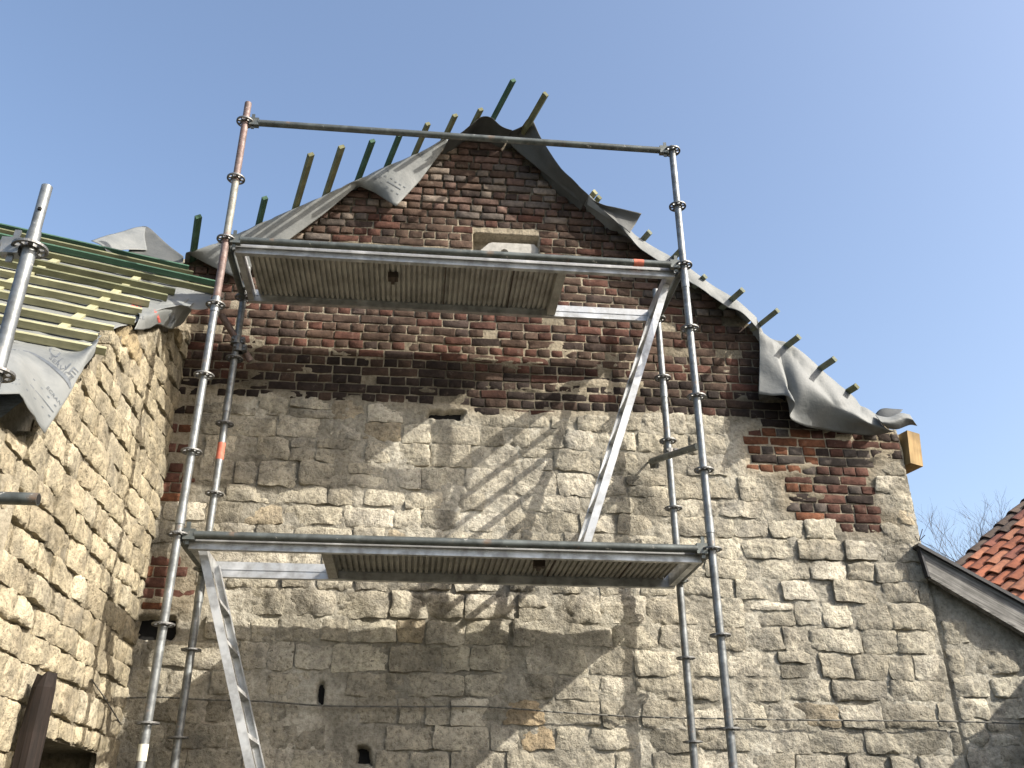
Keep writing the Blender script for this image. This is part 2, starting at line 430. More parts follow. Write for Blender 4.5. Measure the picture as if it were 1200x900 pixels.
# ---- one masonry unit: a block with an uneven, worn face
def block(corners, depth_in, face, nu, nv, rnd, rough, seed, tone, edge=.01, frame=None, sc=9.0, tilt=0.0, wob=.0, fine=.0, power=2.6):
    """corners: 4 (a,b) in wall coordinates, face: proud of the wall; frame maps (a,b,h) to the world"""
    c = np.array(corners, float)
    gu = np.linspace(0, 1, nu + 1); gv_ = np.linspace(0, 1, nv + 1)
    if not fine and nu < 7:
        wu, wv = np.ptp(np.array(corners, float), axis=0); gu[1] = .005 / wu; gu[-2] = 1 - .005 / wu; gv_[1] = .005 / wv; gv_[-2] = 1 - .005 / wv
    U, Vv = np.meshgrid(gu, gv_)
    P = (c[0] * ((1 - U) * (1 - Vv))[..., None] + c[1] * (U * (1 - Vv))[..., None] + c[2] * (U * Vv)[..., None] + c[3] * ((1 - U) * Vv)[..., None])
    cen = c.mean(0)
    du, dv = np.abs(2 * U - 1), np.abs(2 * Vv - 1)
    rr = (du ** power + dv ** power)
    k = 1 - rnd * np.clip(rr - 1, 0, 1)                       # rounded corners
    P = cen + (P - cen) * k[..., None]
    if wob: 
        P = P + wob * (np.stack([fbm(P[..., 0] * 14, P[..., 1] * 14, seed, 2), fbm(P[..., 0] * 14, P[..., 1] * 14, seed + 9, 2)], -1) - .5)
    rim = np.clip(np.maximum(du, dv), 0, 1)
    if fine:
        rg = np.random.default_rng(seed + 5); ca = np.array(P.reshape(-1, 2)).mean(0); ext = np.ptp(P.reshape(-1, 2), axis=0)
        pl_ = []
        for q_ in range(5):
            g_ = rg.normal(0, .16, 2); o_ = ca + (rg.random(2) - .5) * ext * .9
            pl_.append((P[..., 0] - o_[0]) * g_[0] + (P[..., 1] - o_[1]) * g_[1] + rg.uniform(0, .012))
        pl_ = np.min(np.array(pl_), 0); fac = np.clip(pl_ - pl_.mean(), -.045, .02) * fine
    else: fac = 0.0
    H = face + fac + tilt * (U - .5)
    if fine: H = H + rough * relief(P[..., 0] + seed * .61, P[..., 1] + seed * .23)
    else: H = H + rough * (ridged(P[..., 0] * sc + seed * .37, P[..., 1] * sc * 1.25, seed) - .62) + rough * .6 * (fbm(P[..., 0] * sc * 2.6, P[..., 1] * sc * 2.6, seed + 3, 3) - .5)
    ex_ = np.ptp(c, axis=0) / 2; dist = np.minimum((1 - du) * ex_[0], (1 - dv) * ex_[1])
    H = H - edge * sstep(.012 if fine else .004, 0.0, dist) * (0.6 + .8 * vn(P[..., 0] * 22, P[..., 1] * 22, seed))
    n = nu + 1
    A = [tuple(p) + (h,) for p, h in zip(P.reshape(-1, 2), H.ravel())]
    Fc = [(j * n + i, j * n + i + 1, (j + 1) * n + i + 1, (j + 1) * n + i) for j in range(nv) for i in range(nu)]
    loop = [i for i in range(nu)] + [j * n + nu for j in range(nv)] + [nv * n + i for i in range(nu, 0, -1)] + [j * n for j in range(nv, 0, -1)]
    b = len(A)
    for q in loop: A.append((A[q][0], A[q][1], -depth_in))
    L = len(loop)
    for q in range(L): Fc.append((loop[q], b + q, b + (q + 1) % L, loop[(q + 1) % L]))
    V3 = np.array([frame(*p) for p in A])
    return V3, Fc, tone
FR_MAIN = lambda a, b, h: (a, Y0 - h, b)
class Stuff:
    def __init__(s): s.v = []; s.f = []; s.t = []; s.n = 0
    def add(s, v, f, t):
        s.v.append(v); s.f += [[i + s.n for i in q] for q in f]; s.t.append(np.tile(np.array(t), (len(v), 1))); s.n += len(v)
    def build(s, name, mat, parent):
        if not s.v: return
        o = mesh_obj(name, np.concatenate(s.v), s.f, mat, parent, tuple(WLOC[parent.name]), True, np.concatenate(s.t), 50); o['kind'] = 'stuff'; return o

# ---- bricks: English bond, stretcher and header courses
def brick_tone(x, z):
    op = float(open_joint(x, z)); r = random.random()
    brown = np.array([.105, .070, .052]); red = np.array([.125, .060, .044]); dark = np.array([.050, .036, .030]); pale = np.array([.27, .225, .185]); pink = np.array([.165, .108, .087]); orange = np.array([.19, .080, .042]); grey = np.array([.135, .115, .10])
    if z < 4.45 and x > 3.5:
        c = (orange if x < 4.25 and r < .45 else red if r < .62 else dark if r < .8 else grey * .8)
    elif z < 3.9 or (x < -.1 and z < 4.3): c = red * 1.25 if r < .7 else orange
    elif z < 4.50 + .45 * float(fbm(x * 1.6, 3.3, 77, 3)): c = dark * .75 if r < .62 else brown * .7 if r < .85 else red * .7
    elif op > .5: c = (pale if r < .14 else pink if r < .46 else grey if r < .66 else brown * 1.1 if r < .92 else dark * 1.3)
    else: c = (brown if r < .62 else red if r < .90 else dark * 1.5)
    return c * random.uniform(.64, .86)
bricks = []
CH = .0725
course = 0; z = 2.79
while z < 7.1:
    head = course % 2; x = -0.60 + (0.052 if head else 0) + random.uniform(-.015, .015)
    while x < XR - .02:
        wd = (.104 if head else .208) * random.uniform(.94, 1.06)
        if random.random() < .05: wd = .104 if not head else .16
        x1 = min(x + wd, XR - .004)
        zc, xc = z + CH / 2, (x + x1) / 2
        zz = .012 * (fbm(xc * .9, z * 1.1, 71, 2) - .5)
        ok = in_brick(xc, zc) and in_brick(x + .02, zc) and in_brick(x1 - .02, zc) and zc + CH * .55 < float(top_line(xc)) and zc + CH * .2 < float(top_line(x1)) and zc + CH * .2 < float(top_line(x)) and x1 - x > .05
        nx0, nx1, nz0, nz1 = NICHE
        xb0, xb1 = x, x1
        if z + CH > nz0 and z < nz1 - .01:
            if xb1 > nx0 and xb0 < nx0: xb1 = nx0
            elif xb0 < nx1 and xb1 > nx1: xb0 = nx1
            elif xb0 >= nx0 and xb1 <= nx1: ok = False
            if xb1 - xb0 < .03: ok = False
        if ok and not (xc < -.47 and zc < 5.1):
            bricks.append((xb0, xb1, z + zz, z + CH + zz))
        x = x1
    z += CH; course += 1
def brick_geo(b, i):
    x0, x1, z0, z1 = b; op = float(open_joint((x0 + x1) / 2, z0)); g = .0045 + .0025 * op
    j = lambda: random.uniform(-.0035, .0035)
    c = [(x0 + g + j(), z0 + g + j()), (x1 - g + j(), z0 + g + j()), (x1 - g + j(), z1 - g + j()), (x0 + g + j(), z1 - g + j())]
    face = .0085 + random.uniform(-.003, .004) - (.010 if random.random() < .05 else 0)
    st = x1 - x0 > .15
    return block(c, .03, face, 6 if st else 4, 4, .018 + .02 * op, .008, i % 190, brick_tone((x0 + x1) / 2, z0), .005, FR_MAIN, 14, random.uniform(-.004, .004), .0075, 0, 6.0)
bricks.sort(key=lambda b: -((b[1] - b[0]) > .15) * 100 + b[2])
order = [b for b in bricks if b[1] - b[0] > .15]
near = order[::max(1, len(order) // 300)][:300]; ns = set(near)
st = Stuff()
for i, b in enumerate(bricks):
    v, f, t = brick_geo(b, i)
    if b in ns: mesh_obj('brick', v, f, M_BRICK, wall, None, True, t, 48)
    else: st.add(v, f, t)
st.build('small_brick', M_BRICK, wall)
print('bricks', len(bricks), 'own', len(ns))

# ---- coursed rubble stones
def stone_tone(pal=None):
    r = random.random()
    if pal == 'left':
        base = np.array([.37, .328, .238]) if r < .55 else np.array([.33, .29, .21]) if r < .85 else np.array([.385, .347, .262])
        if random.random() < .03: base = np.array([.36, .295, .185])
    else:
        base = np.array([.41, .382, .31]) if r < .45 else np.array([.46, .43, .357]) if r < .75 else np.array([.335, .31, .25]) if r < .97 else np.array([.37, .32, .235])
    return base * random.uniform(.86, 1.14)
def rubble(x0, x1, z0, z1, hmin, hmax, wmin, wmax, seed, zmod=0.012):
    rd = random.Random(seed); out = []; z = z0
    while z < z1:
        h = rd.uniform(hmin, hmax)
        x = x0 + rd.uniform(-.2, 0)
        while x < x1:
            wd = rd.uniform(wmin, wmax) * (1.0 if h > .15 else 1.15)
            a, b = max(x, x0), min(x + wd, x1)
            if b - a > .07:
                zo = lambda q, s: zmod * 2 * (float(fbm(q * 1.3, z * 2.1 + s * h, seed, 2)) - .5) + rd.uniform(-.010, .010)
                if rd.random() < .13 and h > .17:
                    hm = h * rd.uniform(.4, .6); e = rd.uniform(-.01, .01)
                    out.append([(a, z + zo(a, 0)), (b, z + zo(b, 0)), (b, z + hm + e), (a, z + hm)])
                    out.append([(a, z + hm), (b, z + hm + e), (b, z + h + zo(b, 1)), (a, z + h + zo(a, 1))])
                else:
                    out.append([(a, z + zo(a, 0)), (b + rd.uniform(-.012, .012), z + zo(b, 0)), (b + rd.uniform(-.012, .012), z + h + zo(b, 1)), (a, z + h + zo(a, 1))])
            x += wd
        z += h
    return out
def shrink(c, g):
    c = np.array(c); ce = c.mean(0); ext = (c.max(0) - c.min(0)) / 2
    return ce + (c - ce) * (1 - g / ext)
RDS = random.Random(5)
main_stones = [s for s in rubble(-.55, XR - .005, .30, 4.60, .12, .195, .16, .38, 3)]
kept = []
for s in main_stones:
    c = np.array(s); xc, zc = c.mean(0)
    if in_brick(xc, zc) and in_brick(xc, zc - .05): continue
    nb = sum(in_brick(*(c.mean(0) + (q - c.mean(0)) * .8)) for q in c)
    if nb >= 2: 
        # keep the part of the stone that lies below the bricks
        zm = c[:, 1].max()
        while zm > c[:, 1].min() + .06 and sum(in_brick(q, zm - .01) for q in (c[0, 0] + .02, xc, c[1, 0] - .02)): zm -= .01
        if zm < c[:, 1].min() + .075: continue
        s = [tuple(c[0]), tuple(c[1]), (c[1, 0], zm), (c[0, 0], zm)]
    c = np.array(s)
    if any(c[:, 0].min() - .005 < hx + hr * .8 and c[:, 0].max() + .005 > hx - hr * .8 and c[:, 1].min() < hz + hs * .8 and c[:, 1].max() > hz - hs * .8 for hx, hz, hr, hs, _ in HOLES): continue
    kept.append(s)
# pale quoins up the right arris
zq = W(1045, 602)[1]
for hq in (.15, .15, .13):
    kept.append([(XR - random.uniform(.22, .33), zq), (XR - .004, zq), (XR - .004, zq + hq - .004), (XR - .25, zq + hq - .004)]); zq += hq
kept.sort(key=lambda s: -np.prod(np.ptp(np.array(s), axis=0)) if np.array(s)[:, 1].mean() > 1.75 else 1)
st = Stuff(); cnt = 0
for i, s in enumerate(kept):
    c = shrink(s, RDS.uniform(.002, .008)); wd = c[:, 0].max() - c[:, 0].min(); ht = c[:, 1].max() - c[:, 1].min()
    xc, zc = c.mean(0)
    vis = zc > 1.75
    nu = max(4, int(wd / .016)) if vis else 4; nv = max(3, int(ht / .016)) if vis else 3
    tone = stone_tone()
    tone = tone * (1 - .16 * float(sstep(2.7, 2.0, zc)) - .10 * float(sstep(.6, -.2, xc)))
    if abs(xc - 2.11) < .16 and abs(zc - 2.3) < .11: tone = np.array([.335, .27, .18])
    if random.random() < .05: tone = tone * .62
    face = RDS.uniform(.008, .017)
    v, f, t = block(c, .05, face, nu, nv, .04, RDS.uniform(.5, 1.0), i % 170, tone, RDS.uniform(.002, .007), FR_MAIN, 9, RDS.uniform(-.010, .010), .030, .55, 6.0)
    if vis and cnt < 300: mesh_obj('stone', v, f, M_STONE, wall, None, True, t, 55); cnt += 1
    else: st.add(v, f, t)
st.build('lower_stone', M_STONE, wall)
print('stones', len(kept), cnt)

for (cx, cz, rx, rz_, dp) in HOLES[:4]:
    MB().box((cx - rx * 1.05, Y0 + dp * .80, cz - rz_ * 1.05), (cx + rx * 1.05, Y0 + .125, cz + rz_ * 1.05)).build('hole_shade_box', M_BLACK, wall)  # black boxes paint the shade inside the wall holes
# ---- plastered niche with a small arched opening
nx0, nx1, nz0, nz1 = NICHE
niche = MB()
hc = np.array([1.925, 5.845]); hr_, hn = .032, 16
out = []; inn = []
shape = [(nx0, nz0), (nx1, nz0), (nx1, nz1 - .05), (nx0 + .14, nz1 - .055), (nx0 + .01, nz0 + .20)]
def shape_hit(t):
    d = np.array([math.cos(t), math.sin(t)]); best = 9
    for (ax, az), (bx, bz) in zip(shape, shape[1:] + shape[:1]):
        e = np.array([bx - ax, bz - az]); den = d[0] * e[1] - d[1] * e[0]
        if abs(den) < 1e-9: continue
        w_ = np.array([ax, az]) - hc; s = (w_[0] * e[1] - w_[1] * e[0]) / den; q = (w_[0] * d[1] - w_[1] * d[0]) / den
        if s > 0 and -1e-6 <= q <= 1 + 1e-6: best = min(best, s)
    return hc + d * best
for i in range(hn * 2):
    t = 2 * math.pi * i / (hn * 2)
    out.append(shape_hit(t)); inn.append(hc + np.array([math.cos(t) * hr_, (max(math.sin(t), -.75)) * hr_ * 1.05]))
n = hn * 2; yf = Y0 + .035
V = [(p[0], yf, p[1]) for p in out] + [(p[0], yf - .006, p[1]) for p in inn] + [(p[0], yf + .10, p[1]) for p in inn] + [(p[0], yf + .09, p[1]) for p in out]
niche.add(V, [(i, (i + 1) % n, n + (i + 1) % n, n + i) for i in range(n)] + [(n + i, n + (i + 1) % n, 2 * n + (i + 1) % n, 2 * n + i) for i in range(n)] + [(3 * n + i, 3 * n + (i + 1) % n, (i + 1) % n, i) for i in range(n)])
o = niche.build('niche_plaster', M_PLASTER, house); o['label'] = 'grey plastered niche with a small arched vent hole'
MB().box((hc[0] - .05, yf + .09, hc[1] - .05), (hc[0] + .05, yf + .12, hc[1] + .05)).build('vent_hole_shade', M_BLACK, house)  # black box painted as the shade behind the arched opening

# ---- roof of the main house: decking, battens, underlay
E_LEFT = [(218, 297), (240, 290), (262, 282), (300, 264), (330, 251), (365, 236), (395, 222), (412, 214), (425, 208), (448, 197), (475, 186), (500, 174), (522, 162)]
H_LEFT = [(224, 299), (250, 313), (273, 324), (305, 308), (340, 280), (378, 252), (402, 232), (419, 217), (440, 226), (464, 242), (492, 212), (512, 185), (526, 166)]
pl = onY(240, 290, .80); pl2 = onY(505, 171, .80); N_L = np.cross(pl2 - pl, RDIR); N_L /= np.linalg.norm(N_L); N_L *= np.sign(N_L[2])
pr = onY(660, 199, .80); pr2 = onY(1010, 473, .80); N_R = np.cross(pr2 - pr, RDIR); N_R /= np.linalg.norm(N_R); N_R *= np.sign(N_R[2])
def deck_on(a, b, n, name):
    a = np.array(a) - n * .03; b = np.array(b) - n * .03
    s = a + RDIR * .165; e = b + RDIR * .165
    V = [s, e, e + RDIR * 6, s + RDIR * 6]; V += [p - n * .02 for p in V]
    MB().add(V, [(0, 1, 2, 3), (7, 6, 5, 4), (0, 4, 5, 1), (1, 5, 6, 2), (2, 6, 7, 3), (3, 7, 4, 0)]).build(name, M_FELTD, house)
pt = onY(572, 146, .80)
deck_on(onY(212, 301, .80), pt, N_L, 'roof_slope'); deck_on(pt, onY(1040, 497, .80), N_R, 'roof_slope')

def batten(base_uv, tip_uv, p, n, mat, name='batten', back=.9, sec=(.042, .028)):
    tip = onP(*tip_uv, p, n)
    a = tip + n * .018
    mb = MB().bar(a, a + RDIR * (np.linalg.norm(tip - onP(*base_uv, p, n)) + back), sec[0], sec[1], n)
    o = mb.build(name, mat, house)
    return o
def aligned(a, b, wd, ht, up, name, mat, parent):
    """a bar whose grain runs along its own x axis"""
    a = Vector(a); b = Vector(b); d = (b - a); L = d.length; d.normalize(); up = Vector(up); sd = up.cross(d).normalized(); up = d.cross(sd)
    me_o = MB().box((-L / 2, -wd / 2, -ht / 2), (L / 2, wd / 2, ht / 2)).build(name, mat, None, (0, 0, 0))
    me_o.rotation_mode = 'QUATERNION'
    m = Matrix((d, sd, up)).transposed()
    me_o.rotation_quaternion = m.to_quaternion()
    c = (a + b) / 2
    WLOC[me_o.name] = c
    if parent is not None: me_o.parent = parent; me_o.location = c - WLOC[parent.name]
    else: me_o.location = c
    return me_o
def roof_batten(base_uv, tip_uv, p, n, mat, back=.9, sec=(.042, .028)):
    tip = onP(*tip_uv, p, n) + n * .018
    jit = np.array([random.uniform(-.012, .012), 0, random.uniform(-.006, .006)])
    return aligned(tip + jit * 0, tip + RDIR * (np.linalg.norm(tip - onP(*base_uv, p, n)) + back), sec[0] * random.uniform(.9, 1.1), sec[1], n, 'batten', mat, house)
for b, t, m in (((222, 293), (234, 256), M_GREEN), ((300, 262), (312, 234), M_GREEN), ((340, 244), (366, 183), M_OLIVE), ((379, 226), (402, 174), M_OLIVE),
                ((415, 213), (438, 167), M_GREEN), ((450, 193), (470, 160), M_GREEN), ((490, 172), (503, 147), M_OLIVE), ((525, 155), (535, 137), M_OLIVE),
                ((556, 142), (565, 130), M_OLIVE), ((577, 138), (603, 96), M_GREEN)):
    roof_batten(b, t, pl, N_L, m)
for b, t, m in (((620, 140), (638, 111), M_OLIVE), ((688, 232), (696, 226), M_YELLOW), ((695, 240), (701, 232), M_OLIVE), ((750, 283), (760, 273), M_GREYB), ((785, 303), (797, 294), M_GREYB), ((817, 330), (825, 325), M_GREYB),
                ((852, 355), (869, 341), M_GREYB), ((888, 380), (910, 365), M_GREYB), ((914, 412), (935, 396), M_GREYB), ((957, 437), (977, 422), M_GREYB), ((993, 458), (1003, 454), M_OLIVE)):
    roof_batten(b, t, pr, N_R, m)

def spline(P, k):
    P = np.array(P, float); n = len(P); out = []
    for i in range(n - 1):
        p0 = P[max(i - 1, 0)]; p1 = P[i]; p2 = P[i + 1]; p3 = P[min(i + 2, n - 1)]
        for j in range(k):
            t = j / k
            out.append(.5 * ((2 * p1) + (-p0 + p2) * t + (2 * p0 - 5 * p1 + 4 * p2 - p3) * t * t + (-p0 + 3 * p1 - 3 * p2 + p3) * t ** 3))
    out.append(P[-1]); return np.array(out)
def felt(name, rows, mat, parent, k1=5, k2=4, wr=.006, seed=1, label=None, wsc=7, lin=False):
    k1 += 3; k2 += 2
    A = np.array([spline(r, k2) for r in rows])            # stations x across
    if lin:
        t_ = np.linspace(0, len(A) - 1, (len(A) - 1) * k1 + 1)
        B = np.stack([np.stack([np.interp(t_, np.arange(len(A)), A[:, j, q]) for q in range(3)], -1) for j in range(A.shape[1])], 1)
        for _ in range(2): B[1:-1, :-1] = .25 * B[:-2, :-1] + .5 * B[1:-1, :-1] + .25 * B[2:, :-1]
    else: B = np.stack([spline(A[:, j], k1) for j in range(A.shape[1])], 1)
    n1, n2 = B.shape[:2]
    du = np.gradient(B, axis=0); dv = np.gradient(B, axis=1); N = np.cross(du, dv); N /= (np.linalg.norm(N, axis=2, keepdims=True) + 1e-9)
    s = B[..., 0] * .8 + B[..., 1] * .6
    cr_ = 1 - np.abs(2 * fbm(s * wsc * .8 + B[..., 2] * 2.0, B[..., 2] * wsc * .35 - s, seed + 2, 2) - 1)
    B = B + N * (wr * 1.2 * (ridged(s * wsc, B[..., 2] * wsc * .7, seed, 3) - .55) + wr * 1.8 * (cr_ ** 6 - .3))[..., None]
    V = B.reshape(-1, 3)
    Fc = [(i * n2 + j, (i + 1) * n2 + j, (i + 1) * n2 + j + 1, i * n2 + j + 1) for i in range(n1 - 1) for j in range(n2 - 1)]
    o = mesh_obj(name, V, Fc, mat, parent, None, True)
    m = o.modifiers.new('thickness', 'SOLIDIFY'); m.thickness = .0022; m.offset = 0
    if label: o['label'] = label
    return o
rows = []
for i, (e, h) in enumerate(zip(E_LEFT, H_LEFT)):
    E_ = onY(*e, .80); H_ = onY(*h, .845 if i != 9 else .78)
    mid = (E_ + H_) / 2 + np.array([0, -.012, .004])
    rows.append([E_ + RDIR * .7 - N_L * .03, E_ + RDIR * .15, E_, mid, H_])
verge = felt('underlay_flap', rows, M_FELT, house, 5, 4, .004, 2, 'grey underlay lapping over the left slope, one pointed corner hanging down', 7, True)
# dark arch of underlay over the ridge
rows = []
for q, b in (((527, 160), .0), ((539, 156), .01), ((552, 146), .02), ((565, 137), .03), ((576, 138), .03), ((587, 148), .02), ((600, 153), .0)):
    E_ = onY(*q, .70); rows.append([E_, E_ + RDIR * .12 + np.array([0, 0, .004]), E_ + RDIR * .45 - np.array([0, 0, .01])])
felt('ridge_underlay', rows, M_FELTD, house, 5, 4, .004, 5, 'dark underlay arched over the ridge')
rows = []
for L_, U_, yl, yu in (((590, 160), (599, 155), .80, .74), ((600, 171), (611, 149), .84, .70), ((606, 177), (622, 138), .85, .66), ((618, 187), (635, 163), .85, .68), ((645, 209), (656, 196), .85, .70), ((665, 225), (672, 212), .85, .72), ((682, 238), (690, 230), .85, .74)):
    a = onY(*L_, yl); b = onY(*U_, yu); rows.append([a, (a + b) / 2 + np.array([-.01, .02, .015]), b, b + RDIR * .3 + np.array([.02, 0, -.01])])
felt('ridge_underlay', rows, M_FELTD, house, 5, 4, .005, 7, 'underlay lifted in a peak right of the ridge, underside coloured as shaded')  # underside lies in shade, so the darker felt colour is used
rows = []
for a, b, c in (((694, 234), (700, 240), (706, 246)), ((708, 240), (714, 248), (720, 258)), ((722, 243), (726, 254), (730, 266)), ((752, 250), (745, 262), (738, 273))):
    rows.append([onY(*a, .70), onY(*b, .74), onY(*c, .72)])
felt('loose_flap', rows, M_FELTD, house, 5, 4, .003, 9, 'loose triangular tongue of underlay on the right slope')
rows = []
for U_, L_ in (((690, 229), (688, 240)), ((706, 245), (705, 251)), ((722, 258), (724, 264)), ((735, 268), (737, 277)), ((745, 277), (750, 291)), ((765, 290), (776, 309)), ((790, 303), (802, 326)), ((815, 320), (827, 342)), ((840, 338), (850, 358)), ((862, 352), (870, 367)), ((885, 372), (888, 386))):
    a = onY(*U_, .85 if U_[0] > 730 else .80); b = onY(*L_, .775 if U_[0] > 730 else .82); m = (a + b) / 2 + np.array([0, -.012, .006])
    rows.append([a + RDIR * .8 - N_R * .03, a + RDIR * .15, a, m, b])
felt('underlay_flap', rows, M_FELT, house, 5, 4, .004, 11, 'sunlit strip of underlay along the right slope')
rows = []
D_ = (((886, 374), (890, 402), (889, 462), .80, .78), ((895, 386), (900, 420), (905, 464), .78, .75), ((901, 393), (912, 425), (921, 464), .77, .70), ((907, 397), (919, 440), (930, 473), .78, .63), ((914, 401), (922, 452), (924, 488), .78, .74),
      ((928, 406), (934, 455), (936, 497), .72, .80), ((945, 418), (950, 458), (958, 503), .71, .84), ((968, 439), (972, 468), (985, 507), .71, .86), ((990, 457), (995, 481), (1010, 510), .72, .86), ((1010, 473), (1015, 493), (1030, 509), .74, .86), ((1026, 487), (1034, 499), (1048, 506), .77, .79))
for U_, M_, L_, ym, yl in D_:
    a = onY(*U_, .82); m = onY(*M_, ym); b = onY(*L_, yl)
    rows.append([a + RDIR * .8 - N_R * .02, a + RDIR * .15, a, m, b])
felt('underlay_drape', rows, M_FELT, house, 6, 6, .017, 14, 'wide grey underlay sheet draped over the right eaves corner', 4.5)
rows = []
for U_, M_, L_ in (((1026, 486), (1032, 494), (1040, 502)), ((1040, 489), (1045, 495), (1052, 503)), ((1054, 484), (1060, 490), (1066, 498)), ((1066, 486), (1070, 492), (1075, 499))):
    rows.append([onY(*U_, .76), onY(*M_, .72), onY(*L_, .77)])
felt('underlay_curl', rows, M_FELT, house, 5, 4, .002, 16)
rows = []
for U_, L_ in (((1024, 488), (1034, 495)), ((1034, 479), (1040, 491)), ((1058, 480), (1054, 485))):
    rows.append([onY(*U_, .88), onY(*L_, .78)])
felt('underlay_curl', rows, M_FELTD, house, 5, 3, .002, 18)
# pale eaves board at the right corner
ec = np.array([5.012, Y0 + .02, 4.255])
aligned(ec + np.array([0, -.05, 0]), ec + RDIR * 1.6, .115, .27, (.12, 0, 1), 'eaves_board', M_PINE, house)

# ================================================================== stone wing on the left
X0 = -0.40
RP = np.array([-.39, -.23, 4.40]); RD1 = np.array([.946, .326, 0]); RD1 /= np.linalg.norm(RD1); RD2 = np.array([0, 1, .98])
RN = np.cross(RD1, RD2); RN /= np.linalg.norm(RN); RN *= np.sign(RN[2])
wing = empty('stone_wing', (-1.2, -.3, 0), 'sunlit cream limestone wing on the left with battens on its roof', 'house')
YF = -1.62
def wing_top(y):
    y = np.asarray(y, float)
    return np.interp(y, [-1.62, -1.3, -1.02, -.77, -.64, -.31, .14, .77, .93], [3.12, 3.2, 3.36, 3.76, 4.0, 4.27, 4.53, 4.88, 4.98]) + .03 * (fbm(y * 6, y * 0 + 3, 2) - .5)
OPEN = (-.25, .60, 1.2, 2.055)
def sheet_left():
    st = .014
    ys = np.arange(YF, Y0 + .02, st); zs = np.arange(.9, 5.05, st)
    Yg, Zg = np.meshgrid(ys, zs)
    m = -.004 + .030 * (fbm(Yg * 3, Zg * 3, 33) - .46) + .6 * relief(Yg, Zg, 4) + .006 * (fbm(Yg * 34, Zg * 34, 36, 2) - .5)
    tone = np.ones(Yg.shape + (3,)) * (1 - .3 * sstep(.5, .7, fbm(Yg * 2, Zg * 2, 37)))[..., None]
    V = np.stack([X0 + m, Yg, Zg], -1).reshape(-1, 3); n = Yg.shape[1]
    ok = (Zg < wing_top(Yg)) & ~((Yg > OPEN[0]) & (Yg < OPEN[1]) & (Zg < OPEN[3] + .02 * (fbm(Yg * 9, Yg * 0, 5) - .5)))
    q = ok[:-1, :-1] & ok[1:, :-1] & ok[:-1, 1:] & ok[1:, 1:]
    jj, ii = np.nonzero(q); a = jj * n + ii; Fc = np.stack([a, a + 1, a + n + 1, a + n], -1)
    used = np.zeros(len(V), bool); used[Fc.ravel()] = True; mp = np.cumsum(used) - 1
    return V[used], mp[Fc], tone.reshape(-1, 3)[used]
v, f, tn = sheet_left()
wwall = mesh_obj('wall', v, f, M_MORTAR_L, wing, (-1.2, -.3, 0), True, tn)
# body of the wing: front wall, back, under the roof plane
def rz(x, y): return float(RP[2] - (RN[0] * (x - RP[0]) + RN[1] * (y - RP[1])) / RN[2])
body = MB()
fp = [np.array([X0 - .06, YF]), np.array([X0 - .06, Y0 + .3])]; fp += [fp[1] - RD1[:2] * 4, fp[0] - RD1[:2] * 4]
pr_ = [(p[0], p[1]) for p in fp]
ysteps = np.linspace(YF, Y0 + .3, 14)
for a, b in zip(ysteps[:-1], ysteps[1:]):
    za, zb = max(float(wing_top(a)) - .05, rz(X0, a) - .04), max(float(wing_top(b)) - .05, rz(X0, b) - .04)
    z0_ = 0 if not (b > OPEN[0] and a < OPEN[1]) else OPEN[3] + .02
    V = []
    for x in (X0 - .06, X0 - .42):
        V += [(x, a, z0_), (x, b, z0_), (x, b, zb), (x, a, za)]
    body.add(V, [(0, 1, 2, 3), (7, 6, 5, 4), (3, 2, 6, 7), (0, 4, 5, 1), (0, 3, 7, 4), (1, 5, 6, 2)])
a3 = fp[0]; b3 = fp[3]
V = [(a3[0], a3[1], 0), (b3[0], b3[1], 0), (b3[0], b3[1], 3.0), (a3[0], a3[1], 3.0)]; V += [(x + .1, y + .35, z) for x, y, z in V]
body.add(V, [(0, 1, 2, 3), (7, 6, 5, 4), (3, 2, 6, 7), (0, 4, 5, 1), (0, 3, 7, 4), (1, 5, 6, 2)])
o = body.build('wall_core', M_MORTAR_L, wing, (-1.2, -.3, 0))
a = o.data.attributes.new('tone', 'FLOAT_COLOR', 'POINT'); a.data.foreach_set('color', [1.0] * 4 * len(o.data.vertices))
MB().box((X0 - .75, OPEN[0] - .2, .0), (X0 - .45, OPEN[1] + .2, 2.4)).build('opening_shade_box', M_BLACK, wing)  # black box paints the shade behind the wing's opening
FR_LEFT = lambda a, b, h: (X0 + h, a, b)
cnt = 0; st = Stuff()
wing_stones = rubble(YF, Y0 + .015, .9, 2.30, .16, .21, .17, .36, 8, .006)
ztop = max(q[1] for s_ in wing_stones for q in s_)
wing_stones += rubble(YF, Y0 + .015, ztop - .005, 5.0, .115, .15, .13, .29, 18, .006)
for i, s in enumerate(wing_stones):
    c = np.array(s); yc, zc = c.mean(0)
    lim = float(wing_top(yc)) - .015
    if c[:, 1].min() > lim - .07: continue
    c[:, 1] = np.minimum(c[:, 1], lim)
    if c[:, 0].max() > OPEN[0] - .0 and c[:, 0].min() < OPEN[1] and c[:, 1].min() < OPEN[3]:
        if c[:, 1].max() > OPEN[3] + .08: c[:, 1] = np.maximum(c[:, 1], OPEN[3] + .01)
        else: continue
    c = shrink(c, RDS.uniform(.002, .006)); wd = c[:, 0].max() - c[:, 0].min(); ht = c[:, 1].max() - c[:, 1].min()
    vis = px((X0, yc, zc))[0] > -30 and px((X0, yc, zc))[1] < 960
    nu = max(4, int(wd / .015)) if vis else 4; nv = max(3, int(ht / .015)) if vis else 3
    v, f, t = block(c, .05, RDS.uniform(.010, .024), nu, nv, .04, RDS.uniform(.55, 1.0), i % 160, stone_tone('left'), RDS.uniform(.003, .008), FR_LEFT, 9, RDS.uniform(-.008, .008), .020, .5, 6.0)
    if vis and cnt < 300: mesh_obj('stone', v, f, M_STONE, wwall, None, True, t, 55); cnt += 1
    else: st.add(v, f, t)
